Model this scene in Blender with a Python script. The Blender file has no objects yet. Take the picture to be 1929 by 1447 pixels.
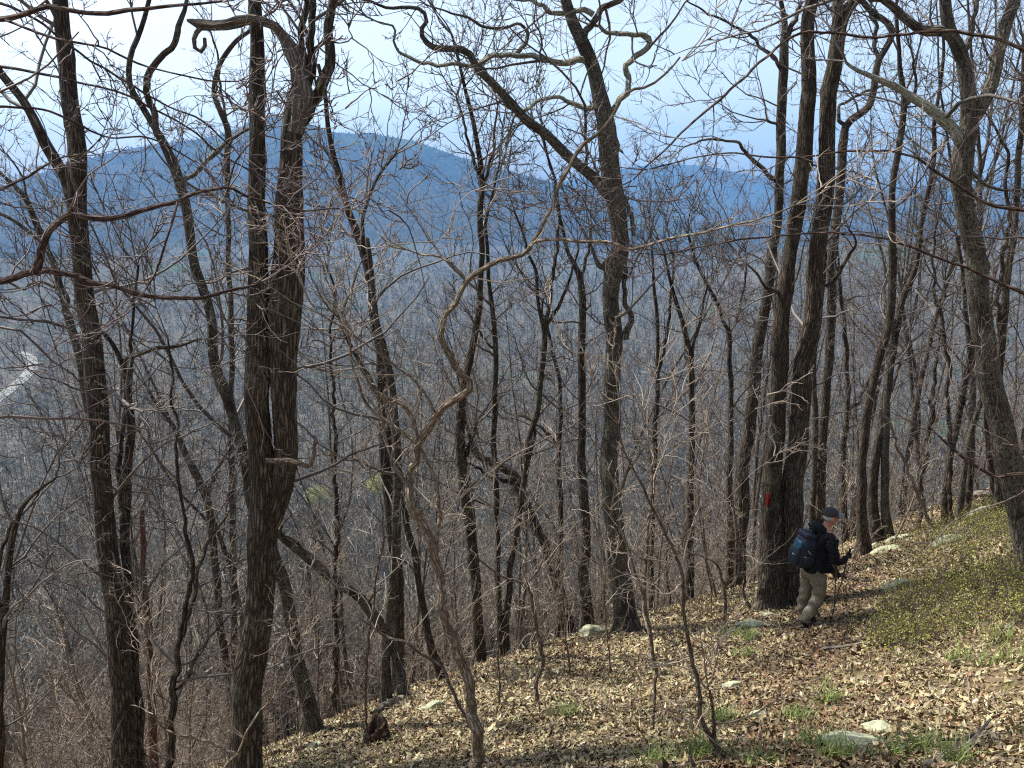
import bpy, bmesh, math, random
import numpy as np
from mathutils import Vector, Matrix
rng = np.random.default_rng(7)
random.seed(7)
S = bpy.context.scene
COL = S.collection
# ------------------------------------------------------------------ camera
PITCH = math.radians(14.0)
FPX = 1500.0
cam_d = bpy.data.cameras.new("camera"); cam = bpy.data.objects.new("camera", cam_d); COL.objects.link(cam)
cam_d.sensor_width = 36.0
cam_d.lens = FPX / 1929.0 * 36.0
cam_d.clip_start = 0.1; cam_d.clip_end = 40000
cam.location = (0, 0, 0)
cam.rotation_euler = (math.pi / 2 - PITCH, 0, 0)
S.camera = cam
# ------------------------------------------------------------------ sky, sun, exposure
SUN_EL, SUN_AZ = math.radians(53.0), math.radians(-62.0)      # azimuth measured from +Y (ahead), clockwise: to the left, a little ahead
w = bpy.data.worlds.new("World"); S.world = w; w.use_nodes = True
nt = w.node_tree; nt.nodes.clear()
sky = nt.nodes.new("ShaderNodeTexSky"); sky.sky_type = 'NISHITA'; sky.sun_disc = False
sky.sun_elevation = SUN_EL; sky.sun_rotation = SUN_AZ
sky.air_density = 1.0; sky.dust_density = 1.8; sky.ozone_density = 1.0
bg = nt.nodes.new("ShaderNodeBackground"); bg.inputs['Strength'].default_value = 0.125
wo = nt.nodes.new("ShaderNodeOutputWorld")
hs = nt.nodes.new('ShaderNodeHueSaturation'); hs.inputs['Saturation'].default_value = .62      # sky desaturated: milky pale, with less blue in the shade
nt.links.new(sky.outputs[0], hs.inputs['Color']); nt.links.new(hs.outputs[0], bg.inputs[0]); nt.links.new(bg.outputs[0], wo.inputs[0])
sd = bpy.data.lights.new("sun", 'SUN'); sd.energy = 4.8; sd.angle = math.radians(0.53); sd.color = (1.0, 0.95, 0.87)
sun = bpy.data.objects.new("sun", sd); COL.objects.link(sun)
sdir = Vector((math.sin(SUN_AZ) * math.cos(SUN_EL), math.cos(SUN_AZ) * math.cos(SUN_EL), math.sin(SUN_EL)))
sun.rotation_euler = sdir.to_track_quat('Z', 'Y').to_euler()
sun.location = (0, 0, 60)
S.view_settings.view_transform = 'Standard'; S.view_settings.look = 'None'
S.view_settings.exposure = 1.0; S.view_settings.gamma = 1.0
S.render.engine = 'CYCLES'
S.cycles.max_bounces = 5; S.cycles.diffuse_bounces = 3; S.cycles.glossy_bounces = 1
S.cycles.transmission_bounces = 2; S.cycles.volume_bounces = 0
S.cycles.transparent_max_bounces = 8
S.cycles.use_denoising = False
S.cycles.filter_width = 1.2

# ------------------------------------------------------------------ camera maths
CP, SP = math.cos(PITCH), math.sin(PITCH)
def ray(px, py):
    """direction (per metre of camera depth) through a pixel of the 1929 x 1447 frame"""
    X = (px - 964.5) / FPX; Y = -(py - 723.5) / FPX
    return np.array([X, CP + Y * SP, -SP + Y * CP])
def at(px, py, d):
    return ray(px, py) * d
def pix(P):
    P = np.asarray(P, float)
    zc = P[..., 1] * CP - P[..., 2] * SP
    yc = P[..., 1] * SP + P[..., 2] * CP
    return 964.5 + P[..., 0] / zc * FPX, 723.5 - yc / zc * FPX, zc

# ------------------------------------------------------------------ terrain height
CTRL = [(0, 0, -1.6), (3.86, 5.12, -3.9), (0, 5.97, -5.05), (-3.0, 6.9, -6.35), (4.3, 10.2, -6.1), (8.1, 16.5, -8.1),
        (11.6, 16.8, -6.8), (1.92, 12.55, -7.5), (-.65, 12.4, -8.25), (-1.73, 11.4, -8.0), (-2.75, 9.5, -7.3), (4.26, 15.4, -8.5),
        (-4, 2.5, -4.3), (-8, 6, -8.2), (-7, 12, -11.2), (-14, 3, -9.6), (5, 1, -0.6), (10, 4, -0.9), (7.1, 10.1, -5.1), (11, 9.5, -3.3),
        (16, 12, -3.4), (17, 20, -6.6), (11, 22, -9.9), (5, 21, -12.2), (-1, 19, -13.2), (-8, 19, -15.6), (-16, 14, -16.0), (-26, 10, -19.5),
        (24, 24, -8.0), (16, 31, -15.5), (7, 32, -20.5), (-3, 32, -23.5), (-15, 30, -26.0), (-28, 24, -28.5), (30, 34, -15), (30, 12, -2), (-22, -4, -9)]
CT = np.array(CTRL, float)
def _tps(r2):
    return np.where(r2 < 1e-9, 0.0, r2 * np.log(r2 + 1e-12) * 0.5)
def _fit():
    n = len(CT); P = CT[:, :2]
    K = _tps(((P[:, None] - P[None]) ** 2).sum(-1)) + np.eye(n) * 2.0
    A = np.zeros((n + 3, n + 3)); A[:n, :n] = K; A[:n, n] = 1; A[:n, n + 1:] = P
    A[n, :n] = 1; A[n + 1:, :n] = P.T
    b = np.zeros(n + 3); b[:n] = CT[:, 2]
    return np.linalg.solve(A, b)
TW = _fit()
def near_h(x, y):
    x = np.asarray(x, float); y = np.asarray(y, float)
    out = TW[-3] + TW[-2] * x + TW[-1] * y
    for i, (cx, cy, _) in enumerate(CTRL):
        out = out + TW[i] * _tps((x - cx) ** 2 + (y - cy) ** 2)
    return out
def vnoise(x, y, seed=0):
    """smooth value noise in [-1, 1]"""
    xi = np.floor(x).astype(np.int64); yi = np.floor(y).astype(np.int64)
    xf = x - xi; yf = y - yi
    u = xf * xf * (3 - 2 * xf); v = yf * yf * (3 - 2 * yf)
    def h(a, b):
        n = (a * 374761393 + b * 668265263 + seed * 974634777) & 0x7fffffff
        n = ((n ^ (n >> 13)) * 1274126177) & 0x7fffffff
        return ((n ^ (n >> 16)) & 0xffff) / 32767.5 - 1.0
    return (h(xi, yi) * (1 - u) + h(xi + 1, yi) * u) * (1 - v) + (h(xi, yi + 1) * (1 - u) + h(xi + 1, yi + 1) * u) * v
def fbm(x, y, oct=4, seed=0):
    s = 0; a = 1; t = 0
    for i in range(oct):
        s = s + a * vnoise(x * 2 ** i, y * 2 ** i, seed + i); t += a; a *= .5
    return s / t
def ridge_tab(pts):
    az = []; el = []
    for px, py in pts:
        r = ray(px, py); az.append(math.atan2(r[0], r[1])); el.append(r[2] / math.hypot(r[0], r[1]))
    return np.array(az), np.array(el)
RA = ridge_tab([(-900, 430), (-300, 395), (0, 352), (80, 325), (160, 300), (230, 283), (300, 270), (370, 263), (430, 250), (465, 234), (512, 214), (560, 226), (600, 242),
                (640, 251), (700, 252), (780, 265), (850, 290), (900, 308), (980, 328), (1060, 350), (1150, 380), (1300, 430), (1929, 480), (2900, 520)])
RB = ridge_tab([(-900, 400), (0, 400), (900, 372), (1050, 345), (1130, 328), (1190, 314), (1250, 308), (1330, 312), (1400, 328), (1500, 340), (1620, 350), (1760, 352), (1929, 346), (2900, 340)])
RC = ridge_tab([(-900, 490), (-200, 484), (0, 488), (300, 492), (560, 500), (680, 520), (800, 585), (900, 690), (1080, 690), (1180, 600), (1300, 520), (1450, 470), (1700, 455), (1929, 450), (2900, 430)])
FR = np.array([0, 20, 30, 60, 120, 220, 400, 700, 1200, 2000, 3000, 9500.])
FZ = np.array([-1.6, -13, -21, -44, -80, -112, -145, -172, -196, -222, -240, -240.])
def far_h(x, y):
    r = np.hypot(x, y); az = np.arctan2(x, y)
    z = np.interp(r, FR, FZ)
    z = z + np.clip(1 - r / 260, 0, 1) * np.clip(r / 30, 0, 1) * 9 * np.sin(np.clip(az, -1.3, 1.3))
    def bump(tab, r0, wn, wf, z0):
        top = r0 * np.interp(az, tab[0], tab[1])
        t = np.where(r < r0, (r0 - r) / wn, (r - r0) / wf)
        f = np.clip(1 - t, 0, 1); f = np.where(r < r0, f ** 1.25, f * f * (3 - 2 * f))
        return z0 + (top - z0) * f
    rib = (1 - np.abs(fbm(az * 22, r / 1500, 3, 5))) - .6
    rib2 = (1 - np.abs(fbm(az * 34, r / 900, 3, 9))) - .6
    a = bump(RA, 5000, 2300, 1500, -245) + rib * 62 * np.clip(1 - np.abs(r - 4200) / 1100, 0, 1) * (r < 4950)
    b = bump(RB, 8000, 2300, 1200, -245)
    c = bump(RC, 1900, 900, 500, -240) + rib2 * 14 * np.clip(1 - np.abs(r - 1500) / 500, 0, 1)
    m = np.maximum(np.maximum(a, b), c)
    return np.maximum(z, m)
def H(x, y):
    x = np.asarray(x, float); y = np.asarray(y, float)
    r = np.hypot(x, y)
    k = np.clip((r - 28) / 22, 0, 1); k = k * k * (3 - 2 * k)
    n = near_h(np.clip(x, -34, 36), np.clip(y, -6, 44)) + 0.10 * fbm(x * .55, y * .55, 3, 3) + 0.03 * fbm(x * 2.3, y * 2.3, 2, 8)
    # the trodden trail runs from the lower right corner to the walker and on
    return n * (1 - k) + far_h(x, y) * k
def hit(px, py, d0=3.5, d1=24.0):
    """depth where the ray through a pixel meets the hillside (or passes nearest above its crest)"""
    r = ray(px, py); d = np.linspace(d0, d1, 900)
    P = r[None] * d[:, None]
    gap = P[:, 2] - H(P[:, 0], P[:, 1])
    if (gap < 0).any(): return d[int(np.argmax(gap < 0))]
    return d[int(np.argmin(gap / d))]
def ground_at(px, py):
    d = hit(px, py); p = at(px, py, d)
    return np.array([p[0], p[1], float(H(p[0], p[1]))]), d
# ------------------------------------------------------------------ object helpers
def tag(o, label=None, cat=None, group=None, kind=None):
    if label: o['label'] = label
    if cat: o['category'] = cat
    if group: o['group'] = group
    if kind: o['kind'] = kind
    return o
def empty(name, loc, label=None, cat=None, group=None):
    o = bpy.data.objects.new(name, None); COL.objects.link(o); o.location = [float(v) for v in loc]; o.empty_display_size = .2
    return tag(o, label, cat, group)
def np_mesh(name, V, F, mats=(), parent=None, smooth=False, uv=None, col=None, midx=None, origin=None):
    """V (n,3); F (m,k) equal-sized faces, or a list of such arrays"""
    V = np.asarray(V, np.float32)
    if origin is not None: V = V - np.asarray(origin, np.float32)
    Fs = F if isinstance(F, list) else [F]
    Fs = [np.asarray(f, np.int32) for f in Fs if len(f)]
    me = bpy.data.meshes.new(name)
    nl = sum(f.size for f in Fs); nf = sum(len(f) for f in Fs)
    me.vertices.add(len(V)); me.vertices.foreach_set('co', V.ravel())
    me.loops.add(nl); me.loops.foreach_set('vertex_index', np.concatenate([f.ravel() for f in Fs]))
    me.polygons.add(nf)
    tot = np.concatenate([np.full(len(f), f.shape[1], np.int32) for f in Fs])
    st = np.concatenate([[0], np.cumsum(tot)[:-1]]).astype(np.int32)
    me.polygons.foreach_set('loop_start', st)
    me.polygons.foreach_set('loop_total', tot)
    if smooth: me.polygons.foreach_set('use_smooth', np.ones(nf, bool))
    if midx is not None: me.polygons.foreach_set('material_index', np.asarray(midx, np.int32))
    if uv is not None:
        l = me.uv_layers.new(name='UVMap'); l.data.foreach_set('uv', np.asarray(uv, np.float32).ravel())
    if col is not None:
        c = me.color_attributes.new('tint', 'FLOAT_COLOR', 'POINT')
        c.data.foreach_set('color', np.asarray(col, np.float32).ravel())
    for m in (mats if isinstance(mats, (list, tuple)) else [mats]): me.materials.append(m)
    me.update(); me.validate()
    o = bpy.data.objects.new(name, me); COL.objects.link(o)
    if parent is not None: o.parent = parent
    elif origin is not None: o.location = [float(v) for v in origin]
    return o

# ------------------------------------------------------------------ materials
class N:
    def __init__(s, name):
        s.m = bpy.data.materials.new(name); s.m.use_nodes = True; s.t = s.m.node_tree; s.t.nodes.clear()
        s.out = s.add('ShaderNodeOutputMaterial'); s.b = s.add('ShaderNodeBsdfPrincipled'); s.l(s.b.outputs[0], s.out.inputs[0])
    def add(s, t, **k):
        n = s.t.nodes.new(t)
        for a, v in k.items(): setattr(n, a, v)
        return n
    def l(s, a, b): s.t.links.new(a, b)
    def pos(s): return s.add('ShaderNodeNewGeometry').outputs['Position']
    def obj(s): return s.add('ShaderNodeTexCoord').outputs['Object']
    def uv(s): return s.add('ShaderNodeTexCoord').outputs['UV']
    def map(s, v, sc):
        n = s.add('ShaderNodeMapping'); n.inputs['Scale'].default_value = sc; s.l(v, n.inputs[0]); return n.outputs[0]
    def noise(s, v, sc, det=4, ro=.55, dist=0):
        n = s.add('ShaderNodeTexNoise'); n.inputs['Scale'].default_value = sc; n.inputs['Detail'].default_value = det
        n.inputs['Roughness'].default_value = ro; n.inputs['Distortion'].default_value = dist
        s.l(v, n.inputs['Vector']); return n.outputs['Fac']
    def vor(s, v, sc, feat='F1', out='Distance', rnd=1):
        n = s.add('ShaderNodeTexVoronoi'); n.feature = feat; n.inputs['Scale'].default_value = sc; n.inputs['Randomness'].default_value = rnd
        s.l(v, n.inputs['Vector']); return n.outputs[out]
    def ramp(s, f, stops, interp='LINEAR'):
        n = s.add('ShaderNodeValToRGB'); n.color_ramp.interpolation = interp; e = n.color_ramp.elements
        while len(e) < len(stops): e.new(.5)
        for i, (p, c) in enumerate(stops): e[i].position = p; e[i].color = (c[0], c[1], c[2], 1) if len(c) >= 3 else (c[0],) * 3 + (1,)
        s.l(f, n.inputs[0]); return n.outputs[0]
    def mix(s, f, a, b, mode='MIX'):
        n = s.add('ShaderNodeMix', data_type='RGBA', blend_type=mode)
        for i, v in ((0, f), (6, a), (7, b)):
            if isinstance(v, (int, float)): n.inputs[i].default_value = v
            elif isinstance(v, tuple): n.inputs[i].default_value = (*v, 1)
            else: s.l(v, n.inputs[i])
        return n.outputs[2]
    def math(s, op, a, b=0.0):
        n = s.add('ShaderNodeMath', operation=op)
        for i, v in ((0, a), (1, b)):
            if isinstance(v, (int, float)): n.inputs[i].default_value = v
            else: s.l(v, n.inputs[i])
        return n.outputs[0]
    def bump(s, h, st, dist):
        n = s.add('ShaderNodeBump'); n.inputs['Strength'].default_value = st; n.inputs['Distance'].default_value = dist
        s.l(h, n.inputs['Height']); s.l(n.outputs[0], s.b.inputs['Normal'])
    def fin(s, col, rough=.8, spec=.3):
        if isinstance(col, tuple): s.b.inputs['Base Color'].default_value = (*col, 1)
        else: s.l(col, s.b.inputs['Base Color'])
        s.b.inputs['Roughness'].default_value = rough
        s.b.inputs['Specular IOR Level'].default_value = spec
        return s.m
def m_ground():
    n = N('leaf_mould'); p = n.pos()
    a = n.noise(p, 1.1, 5, .6); b = n.noise(p, 14, 4, .7); v = n.vor(p, 13, 'F1', 'Color')
    c = n.ramp(b, [(.3, (.045, .03, .02)), (.5, (.11, .075, .045)), (.7, (.24, .17, .105))])
    c = n.mix(.35, c, n.ramp(v, [(0, (.10, .065, .04)), (1, (.33, .24, .15))]))
    c = n.mix(n.ramp(a, [(.56, (0, 0, 0)), (.75, (.3, .3, .3))]), c, (.10, .11, .04))
    n.bump(b, .9, .05)
    return n.fin(c, .9, .15)
def m_forest(name, c0, c1, c2, sc):
    n = N(name); p = n.pos()
    a = n.noise(p, sc, 6, .65); b = n.noise(p, sc * .12, 4, .6); g = n.noise(p, sc * .045, 3, .55)
    c = n.ramp(a, [(.32, c0), (.5, c1), (.7, c2)])
    c = n.mix(n.ramp(b, [(.4, (0, 0, 0)), (.65, (.5, .5, .5))]), c, (.075, .07, .055))
    c = n.mix(n.ramp(g, [(.6, (0, 0, 0)), (.68, (.7, .7, .7))]), c, (.07, .10, .045))
    n.bump(a, 1.0, 6.0)
    return n.fin(c, .95, .05)
M_GROUND = m_ground()
M_VALLEY = m_forest('valley_woodland_floor', (.054, .049, .038), (.102, .094, .074), (.175, .163, .132), .11)
M_MOUNT = m_forest('mountain_woodland', (.015, .018, .018), (.035, .037, .035), (.075, .072, .065), .03)

# ------------------------------------------------------------------ terrain sheets
def sheet(name, r0, r1, nr, a0, a1, na, mat, zoff=0.0):
    rr = np.geomspace(r0, r1, nr); aa = np.radians(np.linspace(a0, a1, na))
    R, A = np.meshgrid(rr, aa, indexing='ij')
    X = R * np.sin(A); Y = R * np.cos(A); Z = H(X, Y) + zoff
    V = np.stack([X, Y, Z], -1).reshape(-1, 3)
    i = np.arange(nr - 1)[:, None] * na + np.arange(na - 1)[None]
    F = np.stack([i, i + 1, i + na + 1, i + na], -1).reshape(-1, 4)[:, ::-1]
    o = np_mesh(name, V, F, mat, smooth=True); tag(o, kind='structure'); return o
sheet('hillside', 0.6, 90, 300, -150, 150, 560, M_GROUND)
sheet('valley', 90, 3000, 260, -62, 62, 420, M_VALLEY)
sheet('mountains', 3000, 9200, 150, -62, 62, 600, M_MOUNT)
def unit(v): return v / np.maximum(np.linalg.norm(v, axis=-1, keepdims=True), 1e-9)
# ------------------------------------------------------------------ pale gravel road curving down in the valley at far left
def road():
    pts = [(-30, 775), (-5, 752), (15, 738), (35, 722), (52, 706), (62, 690), (60, 676), (48, 668), (34, 664)]
    P = []
    for px, py in pts:
        r = ray(px, py); d = np.linspace(150, 2500, 3000); Q = r[None] * d[:, None]; gap = Q[:, 2] - H(Q[:, 0], Q[:, 1]); i = int(np.argmax(gap < 0)); P.append(Q[i][:2])
    P = np.array(P); t_ = np.linspace(0, len(P) - 1, 60); Q = np.stack([np.interp(t_, np.arange(len(P)), P[:, k]) for k in (0, 1)], -1)
    for _ in range(6): Q[1:-1] = (Q[:-2] + 2 * Q[1:-1] + Q[2:]) / 4
    T = unit(np.gradient(Q, axis=0)); Nn = np.stack([-T[:, 1], T[:, 0]], -1); V = []
    for i in range(60):
        for k in np.linspace(-1, 1, 5):
            x, y = Q[i] + Nn[i] * k * 5.5; V.append((x, y, float(H(x, y)) + .4))
    i = np.arange(59)[:, None] * 5 + np.arange(4)[None]; F = np.stack([i, i + 1, i + 6, i + 5], -1).reshape(-1, 4)
    n = N('pale_gravel'); a = n.noise(n.pos(), .3, 5, .7); c = n.ramp(a, [(.35, (.10, .10, .09)), (.65, (.26, .27, .25))])
    o = np_mesh('road', V, F, n.fin(c, .9, .2), smooth=True); tag(o, kind='structure')
    return Q
ROAD = road()
# ------------------------------------------------------------------ far wood: one mass of bare trees on the valley and lower slopes
def m_twigs(name, c0, c1):
    n = N(name); r = n.add('ShaderNodeNewGeometry').outputs['Random Per Island']
    return n.fin(n.ramp(r, [(0, c0), (1, c1)]), .9, .1)
M_FAR = m_twigs('far_bare_crowns', (.074, .068, .052), (.275, .26, .21))
def far_wood():
    n = 36000; m = 13000
    lr = rng.uniform(math.log(62), math.log(2700), n); r = np.concatenate([np.exp(lr), rng.uniform(2700, 5040, m)]); n += m; az = np.radians(rng.uniform(-39, 39, n))
    x = r * np.sin(az); y = r * np.cos(az); z = H(x, y)
    k = np.ones(n, bool)
    for q in ROAD[::2]: k &= (x - q[0]) ** 2 + (y - q[1]) ** 2 > 8.5 ** 2
    x, y, z, r = x[k], y[k], z[k], r[k]; n = len(x)
    K = 13
    h = rng.uniform(9, 16, n) * (1 + .25 * vnoise(x / 60, y / 60, 4))
    V = np.zeros((n, K, 3, 3), np.float32)
    wd = 0.07 + np.minimum(r, 2700) * .00022 + np.maximum(r - 2700, 0) * .00040
    V[:, 0, 0] = np.stack([x - wd * 1.3, y, z - .3], -1); V[:, 0, 1] = np.stack([x + wd * 1.3, y, z - .3], -1); V[:, 0, 2] = np.stack([x, y, z + h], -1)
    for k in range(1, K):
        an = rng.uniform(0, 2 * np.pi, n); el = rng.uniform(-.1, 1.25, n)
        b = rng.uniform(.28, .8, n) * h; L = rng.uniform(.16, .36, n) * h
        ox = rng.normal(0, .05, n) * h; oy = rng.normal(0, .05, n) * h
        d = np.stack([np.cos(an) * np.cos(el), np.sin(an) * np.cos(el), np.sin(el)], -1)
        p = np.stack([x + ox, y + oy, z + b], -1); e = p + d * L[:, None]
        sd = unit(np.cross(d, np.stack([rng.normal(size=n) * .3, np.ones(n), rng.normal(size=n) * .3], -1))) * (wd * rng.uniform(.5, 1.5, n))[:, None]
        V[:, k, 0] = p; V[:, k, 1] = e + sd; V[:, k, 2] = e - sd
    V = V.reshape(-1, 3); F = np.arange(len(V)).reshape(-1, 3)
    o = np_mesh('distant_forest', V, F, M_FAR)
    tag(o, 'grey mass of leafless woodland filling the valley beyond the slope', 'forest', kind='stuff')
far_wood()
# ------------------------------------------------------------------ growing and meshing wood

def grow(P0, D, L, R0, k, wander, up=0.05, taper=.35):
    """n wandering branches at once -> points (n,k+1,3), radii (n,k+1)"""
    n = len(P0); d = unit(np.array(D, float)); p = np.array(P0, float); out = [p]
    for j in range(k):
        d = unit(d + rng.normal(0, wander, (n, 3)) + np.array([0, 0, up]))
        p = p + d * (L / k)[:, None]; out.append(p)
    P = np.stack(out, 1); t = np.linspace(0, 1, k + 1)
    R = R0[:, None] * (1 - (1 - taper) * t[None] ** .9)
    return P, R
def spawn(P, R, m, t0, t1, ang, ratio, rr, rmin, k, wander, up, lens=None, taper=.35):
    """m children on each parent branch"""
    n, kk, _ = P.shape
    Lp = np.linalg.norm(np.diff(P, axis=1), axis=2).sum(1) if lens is None else lens
    t = rng.uniform(t0, t1, (n, m)) * (kk - 1); i = np.minimum(t.astype(int), kk - 2); f = (t - i)[..., None]
    a = np.arange(n)[:, None]
    p = P[a, i] * (1 - f) + P[a, i + 1] * f
    tan = unit(P[a, i + 1] - P[a, i]); r = R[a, i] * (1 - f[..., 0]) + R[a, i + 1] * f[..., 0]
    q = rng.normal(size=(n, m, 3)); q = unit(q - (q * tan).sum(-1, keepdims=True) * tan)
    th = np.radians(rng.uniform(ang[0], ang[1], (n, m)))[..., None]
    d = tan * np.cos(th) + q * np.sin(th)
    L = Lp[:, None] * ratio * rng.uniform(.5, 1.25, (n, m)) * (1.15 - .6 * t / (kk - 1))
    r0 = np.maximum(np.minimum(r * rr, L * .02 + .002), rmin)
    return grow(p.reshape(-1, 3), d.reshape(-1, 3), L.ravel(), r0.ravel(), k, wander, up, taper)
def tubes(P, R, sides=3):
    """vectorised tubes for (n,k,3) -> V, F"""
    n, k, _ = P.shape
    if n == 0: return np.zeros((0, 3)), np.zeros((0, 4), int)
    T = np.empty_like(P); T[:, 1:-1] = P[:, 2:] - P[:, :-2]; T[:, 0] = P[:, 1] - P[:, 0]; T[:, -1] = P[:, -1] - P[:, -2]
    T = unit(T)
    m = np.abs(unit(P[:, -1] - P[:, 0])); ref = np.eye(3)[np.argmin(m, 1)][:, None]
    U = unit(np.cross(T, ref)); W = np.cross(T, U)
    a = np.arange(sides) * 2 * np.pi / sides
    V = P[:, :, None] + R[:, :, None, None] * (U[:, :, None] * np.cos(a)[:, None] + W[:, :, None] * np.sin(a)[:, None])
    b = (np.arange(n)[:, None, None] * k + np.arange(k - 1)[None, :, None]) * sides
    s = np.arange(sides)[None, None]; s2 = (s + 1) % sides
    F = np.stack([b + s, b + s2, b + s2 + sides, b + s + sides], -1).reshape(-1, 4)
    return V.reshape(-1, 3), F
EXCL = []           # (x, y, radius): bare of loose leaves
def slope_n(x, y):
    e = .15
    return (H(x + e, y) - H(x - e, y)) / (2 * e), (H(x, y + e) - H(x, y - e)) / (2 * e)
ANCH = []           # (pixel x at the foot, short phrase) of trees that others are described by
class Bag:
    def __init__(s): s.V = []; s.F = []; s.n = 0
    def add(s, P, R, sides=3):
        v, f = tubes(P, R, sides); s.V.append(v); s.F.append(f + s.n); s.n += len(v)
    def raw(s, v, f): s.V.append(np.asarray(v, float)); s.F.append(np.asarray(f) + s.n); s.n += len(v)
    def build(s, name, mat, parent=None, origin=None, smooth=True):
        return np_mesh(name, np.concatenate(s.V), np.concatenate(s.F), mat, parent, smooth, origin=origin)
def catmull(P, n):
    P = np.asarray(P, float); m = len(P)
    if m < 3:
        t = np.linspace(0, 1, n)[:, None]; return P[0] * (1 - t) + P[-1] * t
    d = np.r_[0, np.cumsum(np.linalg.norm(np.diff(P[:, :3], axis=0), axis=1) + 1e-6)]
    t = np.linspace(0, d[-1], n); i = np.clip(np.searchsorted(d, t, 'right') - 1, 0, m - 2)
    f = ((t - d[i]) / (d[i + 1] - d[i]))[:, None]
    tg = np.gradient(P, d, axis=0)
    h = (d[i + 1] - d[i])[:, None]
    return (2 * f**3 - 3 * f**2 + 1) * P[i] + (f**3 - 2 * f**2 + f) * h * tg[i] + (-2 * f**3 + 3 * f**2) * P[i + 1] + (f**3 - f**2) * h * tg[i + 1]
def bark_tube(name, PR, mat, parent, origin, rough=.07, sides=None, seed=0, flare=False, cap=True, knots=0):
    """one rough stem: PR (m,4) points with radius, smooth spline, ridged skin, UV in metres"""
    L = np.linalg.norm(np.diff(PR[:, :3], axis=0), axis=1).sum(); rm = PR[:, 3].max()
    sides = sides or (20 if rm > .12 else 14 if rm > .06 else 9 if rm > .025 else 6)
    n = int(max(6, min(260, L / max(.05, min(.12, rm * 1.2)))))
    Q = catmull(PR, n); P = Q[:, :3]; R = np.maximum(Q[:, 3], .002)
    s = np.r_[0, np.cumsum(np.linalg.norm(np.diff(P, axis=0), axis=1))]
    # small crooks
    am, fq = (min(.35 * rm, .02), 2.1) if rm > .06 else (.75 * rm, 3.6)
    P = P + (am * (.3 + .7 * R / R.max()) * np.minimum(1, s * 6))[:, None] * np.stack([vnoise(s * fq, s * 0 + seed, k_) + (.55 * vnoise(s * fq * 2.7, s * 0 + seed, k_ + 9) if rm <= .06 else 0) for k_ in (1, 2, 6)], -1) * 1.3
    T = unit(np.gradient(P, axis=0)); mdir = unit(P[-1] - P[0])
    ref = np.array([0, 1., 0]) if abs(mdir[1]) < .8 else np.array([1., 0, 0])
    U = unit(np.cross(T, ref)); W = np.cross(T, U)       # W faces away from / towards the viewer axis
    a = np.arange(sides + 1) * 2 * np.pi / sides + np.pi * .5
    Rm = R[:, None] * (1 + rough * vnoise(np.cos(a)[None] * 2.2 + 50 + seed, np.sin(a)[None] * 2.2 + s[:, None] * 1.7, 3) + rough * .8 * vnoise(np.cos(a)[None] * 5 + 9, np.sin(a)[None] * 5 + s[:, None] * 6 + seed, 4))
    for _ in range(knots):
        ks, ka, kr = rng.uniform(.15, .95) * s[-1], rng.uniform(0, 6.28), rng.uniform(.06, .13)
        dd = (s[:, None] - ks) ** 2 / kr ** 2 + (1 - np.cos(a[None] - ka)) * 6
        Rm = Rm + R[:, None] * .35 * np.exp(-dd * 2)
    if flare:
        fl = np.exp(-s / (.10 + rm * .9))[:, None]
        Rm = Rm * (1 + (.30 if rm < .09 else .46) * fl * (1 + .9 * np.cos(a * 5 + seed)[None] * .7))
    V = P[:, None] + Rm[..., None] * (U[:, None] * np.cos(a)[:, None] + W[:, None] * np.sin(a)[:, None])
    m = sides + 1; V = V.reshape(-1, 3)
    i = np.arange(n - 1)[:, None] * m + np.arange(sides)[None]
    F = np.stack([i, i + 1, i + m + 1, i + m], -1).reshape(-1, 4)
    ua = np.arange(m) / sides * 2 * np.pi * rm
    UVv = np.stack([np.broadcast_to(ua, (n, m)), np.broadcast_to(s[:, None], (n, m))], -1).reshape(-1, 2) + seed * 3.7
    uv = UVv[F.ravel()]
    Fs = [F]
    if cap:
        c = len(V); V = np.vstack([V, P[-1] + T[-1] * R[-1] * .5]); j = (n - 1) * m + np.arange(sides)
        C = np.stack([j, j + 1, np.full(sides, c)], -1); Fs.append(C)
        uv = np.vstack([uv, np.vstack([UVv, [[0, 0]]])[C.ravel()]])
    return np_mesh(name, V, Fs, mat, parent, True, uv=uv, origin=origin)
def m_bark(name, dark, mid, lite, lich, lamt, su=26, sv=4.5):
    n = N(name); uv = n.uv(); q = n.map(uv, (su, sv, 1)); wv = n.noise(n.map(uv, (9, 2.2, 1)), 1, 4, .6)
    v = n.vor(q, 1.0, 'DISTANCE_TO_EDGE'); f = n.noise(n.map(uv, (70, 22, 1)), 1, 4, .65)
    h = n.math('ADD', n.math('MULTIPLY', n.math('MINIMUM', v, .35), 1.8), n.math('MULTIPLY', f, .55))
    c = n.ramp(h, [(.2, dark), (.5, mid), (.92, lite)])
    c = n.mix(n.ramp(wv, [(.38, (0, 0, 0)), (.62, (.6, .6, .6))]), c, n.mix(.5, c, dark))
    p = n.obj(); l = n.noise(p, 2.6, 6, .75); l2 = n.noise(p, 34, 3, .6)
    k = n.math('MULTIPLY', n.ramp(l, [(.52 - lamt * .2, (0, 0, 0)), (.64 - lamt * .2, (1, 1, 1))]), n.ramp(l2, [(.42, (0, 0, 0)), (.55, (1, 1, 1))]))
    c = n.mix(n.math('MULTIPLY', k, .55), c, lich)
    n.bump(h, 1.0, .035)
    return n.fin(c, .88, .2)
M_BARK = m_bark('furrowed_oak_bark', (.012, .009, .006), (.062, .046, .032), (.20, .16, .118), (.16, .165, .12), .10)
M_BARKG = m_bark('grey_lichened_bark', (.014, .011, .009), (.070, .053, .040), (.18, .15, .12), (.22, .22, .165), .55)
M_BARKS = m_bark('smooth_sapling_bark', (.06, .042, .03), (.15, .112, .08), (.27, .215, .165), (.24, .22, .18), .2, 22, 12)
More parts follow.
